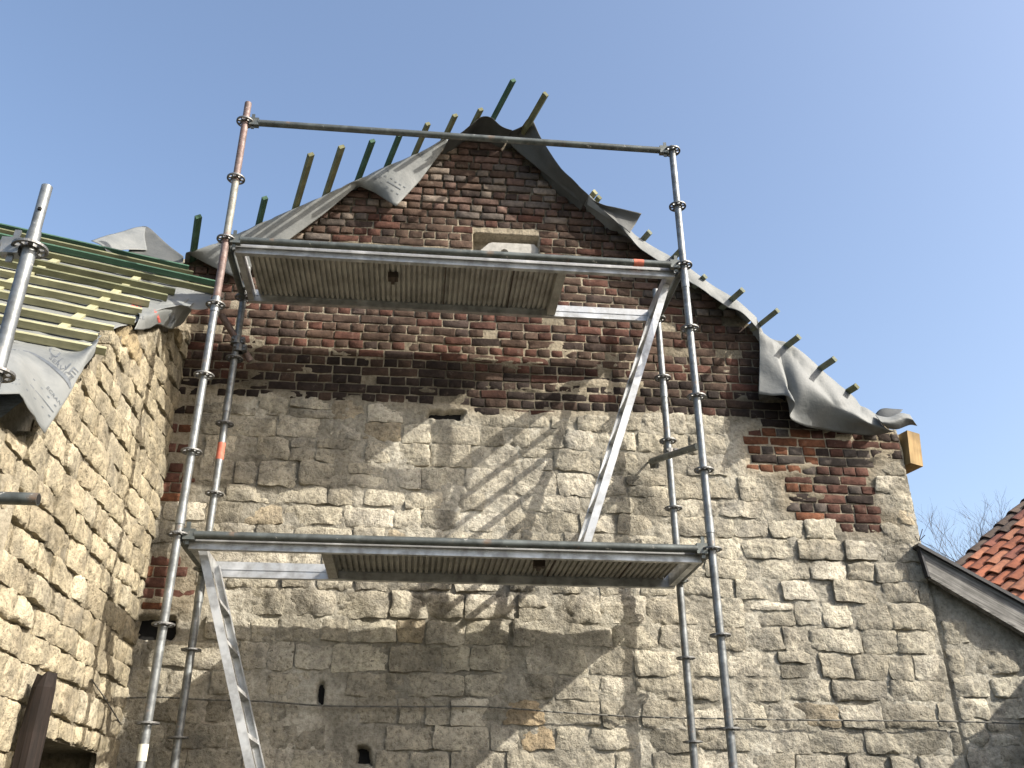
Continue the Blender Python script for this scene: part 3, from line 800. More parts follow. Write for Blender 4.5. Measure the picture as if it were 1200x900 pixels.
st.build('lower_stone', M_STONE, wwall); print('left stones', cnt)

# ---- its roof: underlay on the slope, battens with ragged ends, counter battens
def RPt(u, v, off=0.0): return onP(u, v, RP, RN) + RN * off
top_l = RPt(-120, 262); 
BAT = [((80, 291), (220, 319), M_GREEN), ((80, 295.5), (225, 326), M_OLIVE), ((80, 304), (252, 337), M_GREEN), ((80, 312.5), (251, 346), M_OLIVE), ((80, 321), (204, 347), M_OLIVE), ((80, 331), (195, 354), M_OLIVE),
       ((80, 344), (174, 361), M_YELLOW), ((80, 354), (165, 371), M_YELLOW), ((80, 366), (157, 382), M_YELLOW), ((80, 380), (132, 392), M_YELLOW), ((80, 393), (113, 402), M_YELLOW), ((80, 407), (123, 418), M_YELLOW)]
for l_, r_, m in BAT:
    b = RPt(*r_, .03); a0 = RPt(*l_, .03)
    d = RD1 * 1.0
    a = b - d * 3.2; a[2] = b[2] + random.uniform(-.01, .01)
    o = aligned(a, b, .030, .040, RN, 'batten', m, wing)
up2 = RD2 / np.linalg.norm(RD2)
for q in (.28, .78, 1.28, 1.78, 2.28):
    base = RPt(150, 388, .008) - RD1 * q
    base = base - up2 * (0.75 if q > .5 else .2); e = base + up2 * (2.0 if q > .5 else 1.35)
    while rz(e[0], e[1]) > rz(*RPt(80, 289)[:2]) + .25 * 0 + 0.02 + 0: e = e - up2 * .05
    aligned(base, e, .045, .02, RN, 'counter_batten', M_YELLOW, wing)
# the sheet itself
rows = []
E1 = [RPt(*p) for p in ((206, 321), (228, 340), (214, 356), (190, 362), (160, 378), (135, 385), (112, 396), (100, 418))]
for p in E1:
    rows.append([p - RD1 * t for t in (3.2, 2.2, 1.2, .5, .15, 0)])
under = felt('underlay', rows, M_FELT, wing, 4, 3, .005, 21)
# lower strip of the sheet, down to the eaves
rows = []
for k in range(5):
    p = E1[-1] - RN * .012 + up2 * .15 - up2 * (k * .355) - RD1 * (.06 + .05 * k)
    rows.append([p - RD1 * t for t in (3.2, 2.2, 1.2, .5, .15, 0)])
felt('underlay', rows, M_FELT, wing, 4, 3, .004, 22)
# flap hanging over the top of the wall at the eaves
rows = []
for T_, H_, x in (((112, 398), (107, 420), -.345), ((98, 412), (98, 430), -.335), ((70, 414), (82, 462), -.33), ((40, 410), (52, 508), -.31), ((10, 404), (22, 462), -.30), ((-30, 398), (-5, 462), -.30), ((-70, 392), (-60, 470), -.30)):
    t = RPt(*T_, .004); h = onX(*H_, x); m = (t + h) / 2 + np.array([.035, -.05, .02])
    rows.append([t + up2 * .2, t, m, h])
flap = felt('underlay_flap', rows, M_FELT, wing, 6, 5, .004, 24, 'printed grey underlay hanging over the wall top at the eaves', 7, True)
# piece over the far wall head, drooping
rows = []
for T_, H_, x in (((160, 366), (157, 386), -.35), ((178, 362), (172, 386), -.345), ((190, 356), (186, 381), -.35), ((202, 356), (200, 386), -.34), ((212, 358), (210, 382), -.34), ((221, 360), (219, 372), -.33)):
    t = RPt(*T_, .004); h = onX(*H_, x); m = (t + h) / 2 + np.array([.03, -.03, .01]); rows.append([t + up2 * .15, t, m, h])
flap2 = felt('underlay_flap', rows, M_FELT, wing, 6, 5, .006, 27, 'underlay with red print drooping over the wall head')
rows = []
for T_, H_ in (((206, 345), (206, 350)), ((220, 347), (224, 357)), ((235, 348), (238, 358)), ((248, 347), (249, 355))):
    t = RPt(*T_, .004); h = RPt(*H_, -.03); rows.append([t + up2 * .15, t, (t + h) / 2 + np.array([0, -.01, .004]), h])
felt('underlay_flap', rows, M_FELT, wing, 5, 4, .003, 28)
# folded hump of underlay at the top
rows = []
for a, b, c in (((98, 293), (118, 296), (126, 301)), ((130, 283), (134, 292), (138, 299)), ((155, 276), (150, 285), (145, 296)), ((164, 276), (168, 284), (172, 296))):
    rows.append([RPt(*a, .05) + up2 * .12, RPt(*b, .05), RPt(*c, .02)])
felt('underlay_fold', rows, M_FELT, wing, 5, 4, .003, 31, 'humped fold of grey underlay at the roof top')
rows = []
for a, c in (((158, 276), (145, 298)), ((166, 277), (165, 303)), ((178, 288), (182, 309)), ((192, 301), (198, 314)), ((207, 312), (210, 317))):
    rows.append([RPt(*a, .05) + up2 * .15, RPt(*c, .0) + up2 * .10])
felt('underlay_fold', rows, M_FELTD, wing, 5, 4, .003, 33)

# ================================================================== annex on the right
annex = empty('stone_annex', (6.2, Y0 + .05, 0), 'low limestone annex with grey barge board at the right edge', 'house')
YA = Y0 + .028
def ann_top(x): return 3.325 - .585 * (np.asarray(x) - 4.93)
def sheet_annex():
    st = .015; xs = np.arange(XR - .03, 7.2, st); zs = np.arange(.8, 3.4, st); X, Z = np.meshgrid(xs, zs)
    m = .002 + .03 * (fbm(X * 2.6, Z * 3.4, 114, 4) - .42) + .65 * relief(X, Z, 3) + .006 * (fbm(X * 34, Z * 34, 123, 2) - .5)
    m = m - .03 * sstep(.03, .0, np.abs(X - (XR + .012 + .01 * (fbm(Z * 3, Z * 0, 6) - .5))))
    V = np.stack([X, YA - m, Z], -1).reshape(-1, 3); n = X.shape[1]; ok = Z < ann_top(X) + .05
    q = ok[:-1, :-1] & ok[1:, :-1] & ok[:-1, 1:] & ok[1:, 1:]; jj, ii = np.nonzero(q); a = jj * n + ii
    Fc = np.stack([a, a + 1, a + n + 1, a + n], -1); used = np.zeros(len(V), bool); used[Fc.ravel()] = True; mp = np.cumsum(used) - 1
    return V[used], mp[Fc]
v, f = sheet_annex()
awall = mesh_obj('wall', v, f, M_MORTAR, annex, (6.2, Y0 + .05, 0), True, np.ones(3) * .95)
FR_ANN = lambda a, b, h: (a, YA - h, b)
st = Stuff()
for i, s in enumerate(rubble(XR + .03, 7.18, .8, 3.3, .13, .20, .18, .42, 12, .01)):
    c = np.array(s); xc, zc = c.mean(0)
    if c[:, 1].max() > float(ann_top(c[:, 0].max())) - .02: continue
    c = shrink(c, RDS.uniform(.004, .010)); wd = c[:, 0].max() - c[:, 0].min(); ht = c[:, 1].max() - c[:, 1].min()
    vis = xc < 5.7 and zc > 1.7
    v, f, t = block(c, .05, RDS.uniform(.010, .022), max(4, int(wd / .016)) if vis else 4, max(3, int(ht / .016)) if vis else 3, .07, RDS.uniform(.8, 1.3), i % 150, stone_tone(), RDS.uniform(.003, .008), FR_ANN, 9, RDS.uniform(-.010, .010), .030, .55, 6.0)
    if vis: mesh_obj('stone', v, f, M_STONE, awall, None, True, t, 55)
    else: st.add(v, f, t)
st.build('lower_stone', M_STONE, awall)
ab = MB(); V = []
for y in (YA + .05, YA + .4): V += [(XR + .01, y, 0), (7.2, y, 0), (7.2, y, float(ann_top(7.2))), (XR + .01, y, float(ann_top(XR)))]
o = ab.add(V, [(0, 1, 2, 3), (7, 6, 5, 4), (3, 2, 6, 7), (0, 3, 7, 4), (1, 5, 6, 2)]).build('wall_core', M_MORTAR, annex, (6.2, Y0 + .05, 0))
a = o.data.attributes.new('tone', 'FLOAT_COLOR', 'POINT'); a.data.foreach_set('color', [1.0] * 4 * len(o.data.vertices))
sd = np.array([1, 0, -.585]); sd /= np.linalg.norm(sd); sn = np.array([.585, 0, 1.0]); sn /= np.linalg.norm(sn)
b0 = np.array([4.955, Y0 - .065, 3.405]);
V = []
for y in (Y0 - .075, Y0 - .045):
    q = [onY(*uv, Y0 - .075) for uv in ((1079, 641), (1090, 676), (1200, 741), (1200, 708))]
    e1 = q[1] + (q[2] - q[1]) * (7.3 - q[1][0]) / (q[2][0] - q[1][0]); e2 = q[0] + (q[3] - q[0]) * (7.3 - q[0][0]) / (q[3][0] - q[0][0])
    V += [(p[0], y, p[2]) for p in (q[0], q[1], e1, e2)]
BT0, BT1, BB0, BB1 = np.array(V[0]), np.array(V[3]), np.array(V[1]), np.array(V[2])
me_o = MB().add(V, [(0, 1, 2, 3), (7, 6, 5, 4), (0, 4, 5, 1), (1, 5, 6, 2), (2, 6, 7, 3), (3, 7, 4, 0)])
def rot_grain(name, mb, mat, parent, dirv):
    """builds a mesh in a frame whose x axis follows dirv so that the grain runs along it"""
    d = Vector(dirv).normalized(); sdv = Vector((0, 0, 1)).cross(d).normalized(); upv = d.cross(sdv)
    m = Matrix((d, sdv, upv)).transposed(); inv = m.inverted(); c = Vector(np.mean(np.array(mb.v), 0))
    o = mesh_obj(name, [tuple(inv @ (Vector(p) - c)) for p in mb.v], mb.f, mat, None, (0, 0, 0))
    o.rotation_mode = 'QUATERNION'; o.rotation_quaternion = m.to_quaternion(); WLOC[o.name] = c
    o.parent = parent; o.location = c - WLOC[parent.name]; return o
rot_grain('barge_board', me_o, M_GREYW, annex, (1, 0, -.57))['label'] = 'weathered grey timber barge board along the sloping verge'
MB().bar(BT0 + np.array([-.03, .02, .012]), BT1 + np.array([0, .02, .012]), .10, .024, sn).build('roof_edge', M_CAP, annex)
MB().bar(BB0 + np.array([0, .012, -.006]), BB1 + np.array([0, .012, -.006]), .05, .014, sn).build('lower_fillet', M_GREYW, annex)
MB().bar(BT0 + np.array([-.012, .012, 0]), BB0 + np.array([-.012, .012, 0]), .045, .014, (1, 0, .2)).build('end_fillet', M_CAP, annex)
V = []
for x in (4.93, 7.3):
    z_ = 3.47 - .553 * (x - 4.93); V += [(x, Y0 - .02, z_), (x - 1.3, Y0 + 5, z_)]
V = [(4.93, Y0 - .02, 3.46), (7.3, Y0 - .02, 3.46 - .553 * 2.37), (6.2, Y0 + 4, 3.46 - .553 * 2.37), (3.8, Y0 + 4, 3.46)]; V += [(x, y, z - .05) for x, y, z in V]
MB().add(V, [(0, 1, 2, 3), (7, 6, 5, 4), (0, 4, 5, 1), (1, 5, 6, 2), (2, 6, 7, 3), (3, 7, 4, 0)]).build('roof_slope', M_CAP, annex)
nl = MB()
for a, b in (((1077, 634), (1081, 620)), ((1077, 634), (1084, 627)), ((1076, 634), (1072, 628))): nl.tube(onY(*a, Y0 - .05), onY(*b, Y0 - .07), .003, 5)
nl.build('bent_nail', M_IRON, annex)

# ================================================================== clay-tiled house beyond
TD = ray(1150, 640); TP = CAM + TD * 11.0 / np.linalg.norm(TD)
TU = np.array([.965, .264, .70]); TU /= np.linalg.norm(TU); TR = -RDIR; TN = np.cross(TR, TU); TN /= np.linalg.norm(TN); TN *= np.sign(TN[2])
tv = onP(1131, 655, TP, TN)                      # foot of the visible verge
thouse = empty('tiled_house', (float(tv[0] + 2), float(tv[1]), 0), 'house with orange-red clay pantile roof behind the annex', 'house')
def tile_mesh():
    V = []; n = 10; L = .36
    for k, (u_, h_) in enumerate(((0, .030), (L, .0))):
        for side in (0, 1):
            for i in range(n + 1):
                s = i / n; zz = .030 * (math.sin(s * 2 * math.pi * .92 - 1.2)) + h_ + (0 if side else -.014)
                V.append((s * .225, u_, zz))
    r = n + 1; Fc = []
    for i in range(n):
        Fc += [(r + i, r + i + 1, 3 * r + i + 1, 3 * r + i), (i, 2 * r + i, 2 * r + i + 1, i + 1), (i, i + 1, r + i + 1, r + i), (2 * r + i, 3 * r + i, 3 * r + i + 1, 2 * r + i + 1)]
    Fc += [(0, r, 3 * r, 2 * r), (n, 2 * r + n, 3 * r + n, r + n)]
    me = bpy.data.meshes.new('roof_tile'); me.from_pydata(V, [], Fc); me.materials.append(M_TILE)
    me.polygons.foreach_set('use_smooth', [True] * len(me.polygons))
    try: me.set_sharp_from_angle(angle=math.radians(45))
    except Exception: pass
    return me
tm = tile_mesh(); RM = Matrix((Vector(TR), Vector(TU), Vector(TN))).transposed().to_quaternion()
NR = 6
for i in range(-7, NR):
    for j in range(0, 24):
        p = tv + TU * (i * .29) + TR * (j * .2) + TN * .02
        q = px(p)
        if q[0] > 1290 or q[1] > 790: continue
        o = bpy.data.objects.new('roof_tile', tm); o.rotation_mode = 'QUATERNION'; o.rotation_quaternion = RM
        k = random.uniform(.75, 1.2); r = random.random()
        c = (.27, .092, .046) if r < .6 else (.19, .068, .042) if r < .85 else (.30, .125, .068)
        if j == 0 or (j == 1 and random.random() < .3): c = (.10, .07, .05)
        o.color = (c[0] * k, c[1] * k, c[2] * k, 1)
        place(o, thouse, p + TN * random.uniform(-.004, .006) + TU * random.uniform(-.012, .012))
# deck, gable, ridge tiles
a = tv + TU * (-8 * .29); b = tv + TU * (NR * .29 + .05); V = [a, b, b + TR * 6, a + TR * 6]; V += [p - TN * .06 for p in V]
MB().add([p - TN * .02 for p in V], [(0, 1, 2, 3), (7, 6, 5, 4), (0, 4, 5, 1), (1, 5, 6, 2), (2, 6, 7, 3), (3, 7, 4, 0)]).build('roof_slope', M_CAP, thouse)
rb = tv + TU * (NR * .29 + .10)
TU2 = np.array([-TU[0], -TU[1], TU[2]])
V = [b, b - TU2 * 4, b - TU2 * 4 + TR * 6, b + TR * 6]; V += [p - np.array([0, 0, .06]) for p in V]
MB().add([p - np.array([0, 0, .01]) for p in V], [(0, 1, 2, 3), (7, 6, 5, 4), (0, 4, 5, 1), (1, 5, 6, 2), (2, 6, 7, 3), (3, 7, 4, 0)]).build('roof_slope', M_CAP, thouse)
for j in range(5):
    p = rb + TR * (j * .36 - .04); mb = MB(); V = []; n = 10
    for (s, rr) in ((0, .12), (.38, .105)):
        for r2 in (rr, rr - .018):
            for i in range(n + 1):
                t = math.pi * (i / n); h = np.cross(TR, (0, 0, 1)); h /= np.linalg.norm(h)
                V.append(p + TR * s + h * math.cos(t) * r2 + np.array((0, 0, 1)) * (math.sin(t) * r2 - .05))
    r = n + 1; Fc = []
    for i in range(n): Fc += [(i, i + 1, 2 * r + i + 1, 2 * r + i), (i, r + i, r + i + 1, i + 1), (r + i, 3 * r + i, 3 * r + i + 1, r + i + 1), (2 * r + i, 2 * r + i + 1, 3 * r + i + 1, 3 * r + i)]
    o = mb.add(V, Fc).build('ridge_tile', M_TILE, thouse); o.color = (.2, .075, .045, 1); autosmooth(o, 50)
gb = []
for y_ in (.05, .3):
    s = tv - TN * .06 + TR * y_; e = b - TN * .06 + TR * y_; g = e - TU2 * 1.9
    bt = tv + TU * (-2.0) - TN * .06 + TR * y_
    gb += [(bt[0], bt[1], 0), tuple(bt), tuple(e - np.array([0, 0, .03])), tuple(g), (g[0], g[1], 0)]
o = MB().add(gb, [(0, 1, 2, 3, 4), (9, 8, 7, 6, 5), (0, 5, 6, 1), (1, 6, 7, 2), (2, 7, 8, 3), (3, 8, 9, 4)]).build('wall', M_PLASTER, thouse)

# ================================================================== bare tree far behind
def bare_tree(base, height, seed):
    rd = random.Random(seed); tk = MB(); cr = MB()
    def grow(p, d, L, r, depth):
        n = 4; pts = [p]
        for i in range(n):
            d = d + np.array([rd.uniform(-.16, .16), rd.uniform(-.16, .16), rd.uniform(-.02, .12)]); d /= np.linalg.norm(d); pts.append(pts[-1] + d * L / n)
        for i in range(n):
            (tk if depth == 0 else cr).tube(pts[i], pts[i + 1], r * (1 - .14 * i), 5 if depth < 2 else 3, r * (1 - .14 * (i + 1)), depth == 0)
        if depth >= 7 or r < .002: return
        k = 3 if depth < 4 else 4
        for i in range(k):
            q = pts[rd.choice((2, 3, 4))] if i else pts[4]
            e = d + np.array([rd.uniform(-.85, .85), rd.uniform(-.85, .85), rd.uniform(-.15, .5)]); e /= np.linalg.norm(e)
            grow(q, e, L * rd.uniform(.58, .82), r * .58, depth + 1)
    grow(np.array(base, float), np.array([0, 0, 1.0]), height * .36, height * .014, 0)
    t = empty('bare_tree', base, 'leafless tree with fine grey twigs behind the tiled roof', 'tree')
    m = mat_plain('grey_bark', (.10, .09, .08), .9)
    tk.build('trunk', m, t); cr.build('crown', m, t)
tb = CAM + ray(1140, 640) * 42 / np.linalg.norm(ray(1140, 640)); bare_tree((tb[0] + .3, tb[1], 0), 12.5, 5)

# ================================================================== scaffold in front of the gable
ZU = 5.162; ZLo = 3.162; BL, BW = 3.07, .73; RT = .02415
scaf = empty('scaffold', (BL / 2, BW / 2, 0), 'galvanised tube scaffold bay with two platform levels before the gable', 'scaffold')
_rose = MB().ring((0, 0, 0), .061, .050, .0045, 28).ring((0, 0, 0), .034, .022, .0045, 16)
for i in range(8):
    t = math.pi / 4 * i + math.pi / 8; d = np.array((math.cos(t), math.sin(t), 0)); _rose.bar(d * .030, d * .054, .010 if i % 2 else .016, .009)
ROSE = None
def rosette(p, parent):
    global ROSE
    if ROSE is None:
        o = _rose.build('rosette', M_ROSE, parent, (0, 0, 0)); ROSE = o.data; WLOC[o.name] = Vector(p); o.location = Vector(p) - WLOC[parent.name]; return o
    o = bpy.data.objects.new('rosette', ROSE); return place(o, parent, p)
def standard(x, y, z0, z1, mat, parent, rose_z, extra=None):
    mb = MB().tube((x, y, z0), (x, y, z1), RT, 18)
    o = autosmooth(mb.build('standard', mat, parent, (x, y, z0)))
    for z in rose_z:
        if z0 - .01 <= z <= z1: rosette((x, y, z), o)
    return o
levels = [ZU + .5 * k for k in range(-9, 3)]
sleeves = []
s1 = standard(0, 0, .25, 4.72, M_GALV, scaf, levels)
s2 = standard(0, 0, 4.72, 5.20, M_RUSTP, scaf, levels); s2b = standard(0, 0, 5.20, 5.64, M_BEIGE, scaf, [z for z in levels if z > 5.3]); s2c = standard(0, 0, 5.64, 6.335, M_RUSTP, scaf, levels)
s3 = standard(BL, 0, .25, 6.20, M_GALV, scaf, levels)
s4 = standard(0, BW, .25, 5.42, M_GALV, scaf, [z for z in levels if z < ZU + .1])
s5 = standard(BL, BW, .25, 5.42, M_GALV, scaf, [z for z in levels if z < ZU + .1])
for s, (x, y), zs in ((s1, (0, 0), (4.66, 3.27)), (s3, (BL, 0), (5.03, 3.31)), (s5, (BL, BW), (4.55,)), (s4, (0, BW), (4.30, 3.0))):
    for z in zs: autosmooth(MB().tube((x, y, z - .05), (x, y, z + .05), .0275, 18).build('sleeve_joint', M_GALV, s))
for (x, y), s in (((0, 0), s1), ((BL, 0), s3), ((0, BW), s4), ((BL, BW), s5)):
    jk = MB().tube((x, y, .012), (x, y, .30), .018, 12); jk.box((x - .075, y - .075, .003), (x + .075, y + .075, .014)); jk.ring((x, y, .25), .05, .018, .02, 12)
    jk.build('base_jack', M_ROSE, s)
MB().tube((0, 0, 1.98), (0, 0, 2.06), RT + .0012, 18, None, False).build('sticker', M_LABEL, s1)
MB().tube((0, BW, 3.90), (0, BW, 4.02), RT + .0012, 18, None, False).build('orange_band', M_ORANGE, s4)
def wedge(p, d, parent):
    p = np.array(p, float); d = np.array(d, float); mb = MB()
    mb.bar(p + d * .030, p + d * .095, .040, .062); mb.bar(p + d * .055 + np.array((0, 0, -.055)), p + d * .050 + np.array((0, 0, .075)), .008, .022, d)
    mb.build('wedge_head', M_GALV_D, parent)
def ledger(a, b, mat, name='ledger', r=RT):
    a = np.array(a, float); b = np.array(b, float); d = (b - a) / np.linalg.norm(b - a)
    o = autosmooth(MB().tube(a + d * .09, b - d * .09, r, 18).build(name, mat, scaf))
    wedge(a, d, o); wedge(b, -d, o); return o
gr = ledger((0, 0, ZU + 1.0), (BL, 0, ZU + 1.0), M_GALV_D, 'guard_rail')
l1 = ledger((0, 0, ZU), (BL, 0, ZU), M_GALV_D); l2 = ledger((0, 0, ZLo), (BL, 0, ZLo), M_GALV_D)
MB().tube((2.72, 0, ZU), (2.79, 0, ZU), RT + .0012, 18, None, False).build('orange_band', M_ORANGE, l1)
for x in (0, BL):
    for z in (ZU, ZLo): ledger((x, 0, z), (x, BW, z), M_GALV_D, 'transom')
# wall tie at the right, couplers
def coupler(p, parent, s=1.0):
    p = np.array(p, float); mb = MB()
    mb.ring(p, .038 * s, .026 * s, .024 * s, 14); mb.frame(p + np.array((.045, -.012, 0)), (1, 0, 0), (0, 1, 0), (0, 0, 1), .012, .022, .022)
    mb.tube(p + np.array((.045, -.05, .0)), p + np.array((.045, .03, 0)), .008, 8); mb.tube(p + np.array((-.02, -.055, 0)), p + np.array((-.02, .0, 0)), .008, 8)
    return mb.build('coupler', M_ROSE, parent)
tie_a = np.array(onY(818, 523, .055)); tie_b = np.array(onY(765, 540, .84))
tie = autosmooth(MB().tube(tie_a, tie_b, RT * .95, 14).tube(tie_b, onY(757, 543, .95), .008, 8).build('wall_tie', M_GALV_D, scaf))
coupler((BL, BW, 4.075), tie)
coupler((0, BW, 4.80), s4, 1.15); coupler((.02, BW, 4.74), s4, 1.1)
autosmooth(MB().tube((-.12, BW - .07, 4.97), (.10, BW + .06, 4.68), RT, 12).build('swivel_brace', M_RUSTP, scaf))

# ---- decks
def deck(z, xa, xb, ha, hb, label, name='platform_deck'):
    """xa..xb full length, the board covers ha..hb, the rest is an open hatch"""
    d = empty(name, ((xa + xb) / 2, BW / 2, z), label, 'platform', 'aluminium scaffold decks')
    zt_ = z + .030
    for y in (.062, .668):
        mb = MB(); w_ = .014
        mb.box((xa, y - w_, z - .062), (xb, y + w_, zt_)); mb.box((xa, y - w_ - .004, z - .068), (xb, y + w_ + .004, z - .056)); mb.box((xa, y - w_ - .004, z - .022), (xb, y + w_ + .004, z - .016))
        mb.build('side_rail', M_ALU, d)
    for x in (xa + .02, xb - .02): MB().box((x - .02, .078, z - .06), (x + .02, .652, z + .02)).build('end_beam', M_ALU, d)
    for x in (ha + .02, hb - .02):
        if abs(x - xa) > .1 and abs(x - xb) > .1: MB().box((x - .03, .078, z - .062), (x + .03, .652, z + .018)).build('cross_beam', M_PLY, d)
    # ribbed underside board
    n = int((hb - ha - .1) / .036); mb = MB()
    x = ha + .05; pitch = (hb - ha - .1) / n; prof = []
    for i in range(n):
        prof += [(x, z - .012), (x + pitch * .55, z - .012), (x + pitch * .60, z + .004), (x + pitch * .95, z + .004)]; x += pitch
    prof.append((hb - .05, z - .012))
    V = [(a_, .077, b_) for a_, b_ in prof] + [(a_, .653, b_) for a_, b_ in prof] + [(prof[0][0], .077, z + .022), (prof[-1][0], .077, z + .022), (prof[0][0], .653, z + .022), (prof[-1][0], .653, z + .022)]
    k = len(prof); Fc = [(i, i + 1, k + i + 1, k + i) for i in range(k - 1)] + [(2 * k, 2 * k + 2, 2 * k + 3, 2 * k + 1)]
    mb.add(V, Fc).build('deck_board', M_PLY, d)
    xm = ha + (hb - ha) * .5
    for x in (xm + .28, xm + .75):
        if x < hb - .1: MB().box((x - .004, .08, z - .018), (x + .004, .65, z - .004)).build('board_seam', M_IRON, d)
    hx = xm - .08 if z > 4 else xm + .18
    MB().box((hx - .035, .26, z - .055), (hx + .035, .32, z - .011)).box((hx - .012, .24, z - .065), (hx + .012, .34, z - .05)).build('latch', M_IRON, d)
    for x, sx in ((xa, -1), (xb, 1)):
        for y in (.13, .60): MB().box((x - .03 * (sx < 0) - 0, y - .02, z + .0), (x + .03 * (sx > 0) + 0, y + .02, z + .034)).build('hook', M_GALV, d)
    return d
deck(ZU, .055, BL - .055, .075, 2.26, 'upper aluminium deck with ribbed brown underside, open hatch at its right end')
deck(ZLo, .055, BL - .055, .80, BL - .075, 'lower aluminium deck with ribbed brown underside, open hatch at its left end')

# ---- ladders
def ladder(top, bot, y0, y1, label, name='access_ladder'):
    top = np.array(top, float); bot = np.array(bot, float); t = empty(name, (float(bot[0]), (y0 + y1) / 2, float(bot[1])), label, 'ladder', 'aluminium access ladders')
    d3 = np.array([top[0] - bot[0], 0, top[1] - bot[1]]); L = np.linalg.norm(d3); d3 /= L; nrm = np.array([d3[2], 0, -d3[0]])
    for y in (y0, y1):
        a = np.array([bot[0], y, bot[1]]); b = np.array([top[0], y, top[1]]); mb = MB(); s = 1 if y == y1 else -1
        mb.bar(a, b, .006, .046, nrm)
        for k in (-1, 1): mb.bar(a + nrm * .020 * k - np.array([0, s * .012, 0]), b + nrm * .020 * k - np.array([0, s * .012, 0]), .022, .006, nrm)
        mb.build('stringer', M_ALU, t)
    k = .14
    while k < L - .1:
        p = np.array([bot[0], 0, bot[1]]) + d3 * k
        mb = MB().bar((p[0], y0 + .004, p[2]), (p[0], y1 - .004, p[2]), .034, .028, (d3[0], 0, d3[2])); mb.build('rung', M_ALU, t); k += .26
    return t
ladder((2.985, 5.10), (2.345, 3.205), .15, .62, 'aluminium ladder from the lower deck up to the right hatch')
ladder((.10, 3.15), (1.20, .03), .15, .62, 'aluminium ladder rising from the ground to the left hatch')

# ---- part of a second scaffold at the left edge
fs = empty('scaffold_standard', (-.06, -2.30, 0), 'single galvanised standard with rosettes, close by at the left edge', 'scaffold pole')
za = onY(27, 291, -2.30)[2]; xa_ = (onY(27, 291, -2.30)[0] + onY(3, 441, -2.30)[0]) / 2
fs.location.x = xa_; WLOC[fs.name] = Vector((xa_, -2.30, 0))
so_ = autosmooth(MB().tube((xa_, -2.30, .02), (xa_, -2.30, za + .06), RT, 20).tube((xa_, -2.30, za + .06), (xa_, -2.30, za + .09), RT, 20, .0195).tube((xa_, -2.30, za + .09), (xa_, -2.30, za + .275), .0195, 20).build('standard', M_GALV, fs))
for k in range(6): rosette((xa_, -2.30, za - .5 * k), so_)
MB().bar((xa_ + .005, -2.32, za + .155), (xa_ + .0055, -2.3185, za + .166), .010, .010).build('pin_hole_shade', M_BLACK, so_)  # black plug, the shade of the pin hole put into colour
autosmooth(MB().tube((xa_, -2.3, za - .48), (xa_, -2.3, za - .36), .0262, 20).build('sleeve_joint', M_GALV, so_))
lg = autosmooth(MB().tube((xa_ - .09, -2.30, za), (-1.9, -2.30, za), RT, 16).build('ledger', M_GALV, fs))
mbw = MB().bar((xa_ - .095, -2.30, za), (xa_ - .03, -2.30, za), .042, .065).bar((xa_ - .06, -2.30, za - .06), (xa_ - .055, -2.30, za + .075), .008, .022, (1, 0, 0)); mbw.build('wedge_head', M_GALV, lg)
te = onY(45, 585, -1.72)
tb_ = autosmooth(MB().tube(te, (X0 - .1, -1.72, te[2]), RT, 18).build('loose_tube', M_GALV_D, None))
MB().tube((te[0] + .001, te[1], te[2]), (te[0] + .002, te[1], te[2]), .0195, 16).build('tube_end_shade', M_BLACK, tb_)  # black disc paints the shade inside the open tube
tag(tb_, 'dark steel tube end jutting in from the left edge', 'tube')

# ---- cables on the wall
def cable_pts(L, y): return [onY(u, v_, y) for u, v_ in L]
pts = spline(np.array(cable_pts([(146, 818), (190, 817), (240, 820), (310, 822), (380, 827), (470, 828), (560, 828), (610, 831), (660, 835), (750, 840), (840, 842), (960, 844), (1100, 845), (1200, 848), (1290, 850)], Y0 - .052)), 5)
tag(MB().path(list(pts), .0055, 6).build('wall_cable', M_CABLE, None, None, True), 'thin grey cable running level across the limestone gable', 'cable')
pts = spline(np.array([onX(u, v_, X0 + .03) for u, v_ in ((107, 796), (120, 814), (132, 833), (142, 849))]), 5)
tag(MB().path(list(pts), .004, 6).build('wall_cable', M_CABLE, None, None, True), 'short grey cable along the sunlit wing near the corner', 'cable')

# ---- weathered timber post at lower left
pp = onX(47, 790, -.335); post = MB(); V = []; n = 10; ring_z = [0.0, .8, 1.5, float(pp[2]) - .25, float(pp[2]) - .06, float(pp[2])]
rdp = random.Random(3)
for k, z_ in enumerate(ring_z):
    for i in range(n):
        t = 2 * math.pi * i / n; r_ = .047 * (1 + rdp.uniform(-.12, .12)) * (1 - .25 * (k == len(ring_z) - 1))
        c_ = max(abs(math.cos(t)), abs(math.sin(t))) ** -.5
        V.append((pp[0] + .012 + math.cos(t) * r_ * c_ + .004 * k, pp[1] + math.sin(t) * r_ * c_, z_ + (rdp.uniform(-.012, .008) if k == len(ring_z) - 1 else 0)))
Fc = [(k * n + i, k * n + (i + 1) % n, (k + 1) * n + (i + 1) % n, (k + 1) * n + i) for k in range(len(ring_z) - 1) for i in range(n)] + [tuple(range((len(ring_z) - 1) * n, len(ring_z) * n))]
tag(post.add(V, Fc).build('timber_post', M_POST, None), 'dark split timber post standing against the sunlit wall', 'post')

# ---- outbuilding added unseen beyond the right edge so its eaves shade the annex foot
ob = empty('shade_building', (7.6, -1.6, 0), 'low outbuilding added unseen beyond the right edge to cast shade', 'building')
MB().box((6.45, -3.6, 0), (8.8, .9, 3.10)).build('wall', M_PLASTER, ob)
V = [(6.25, -3.8, 3.26), (6.25, .92, 3.26), (9.0, .92, 4.2), (9.0, -3.8, 4.2)]; V += [(x, y, z - .10) for x, y, z in V]
MB().add(V, [(0, 1, 2, 3), (7, 6, 5, 4), (0, 4, 5, 1), (1, 5, 6, 2), (2, 6, 7, 3), (3, 7, 4, 0)]).build('roof', M_CAP, ob)

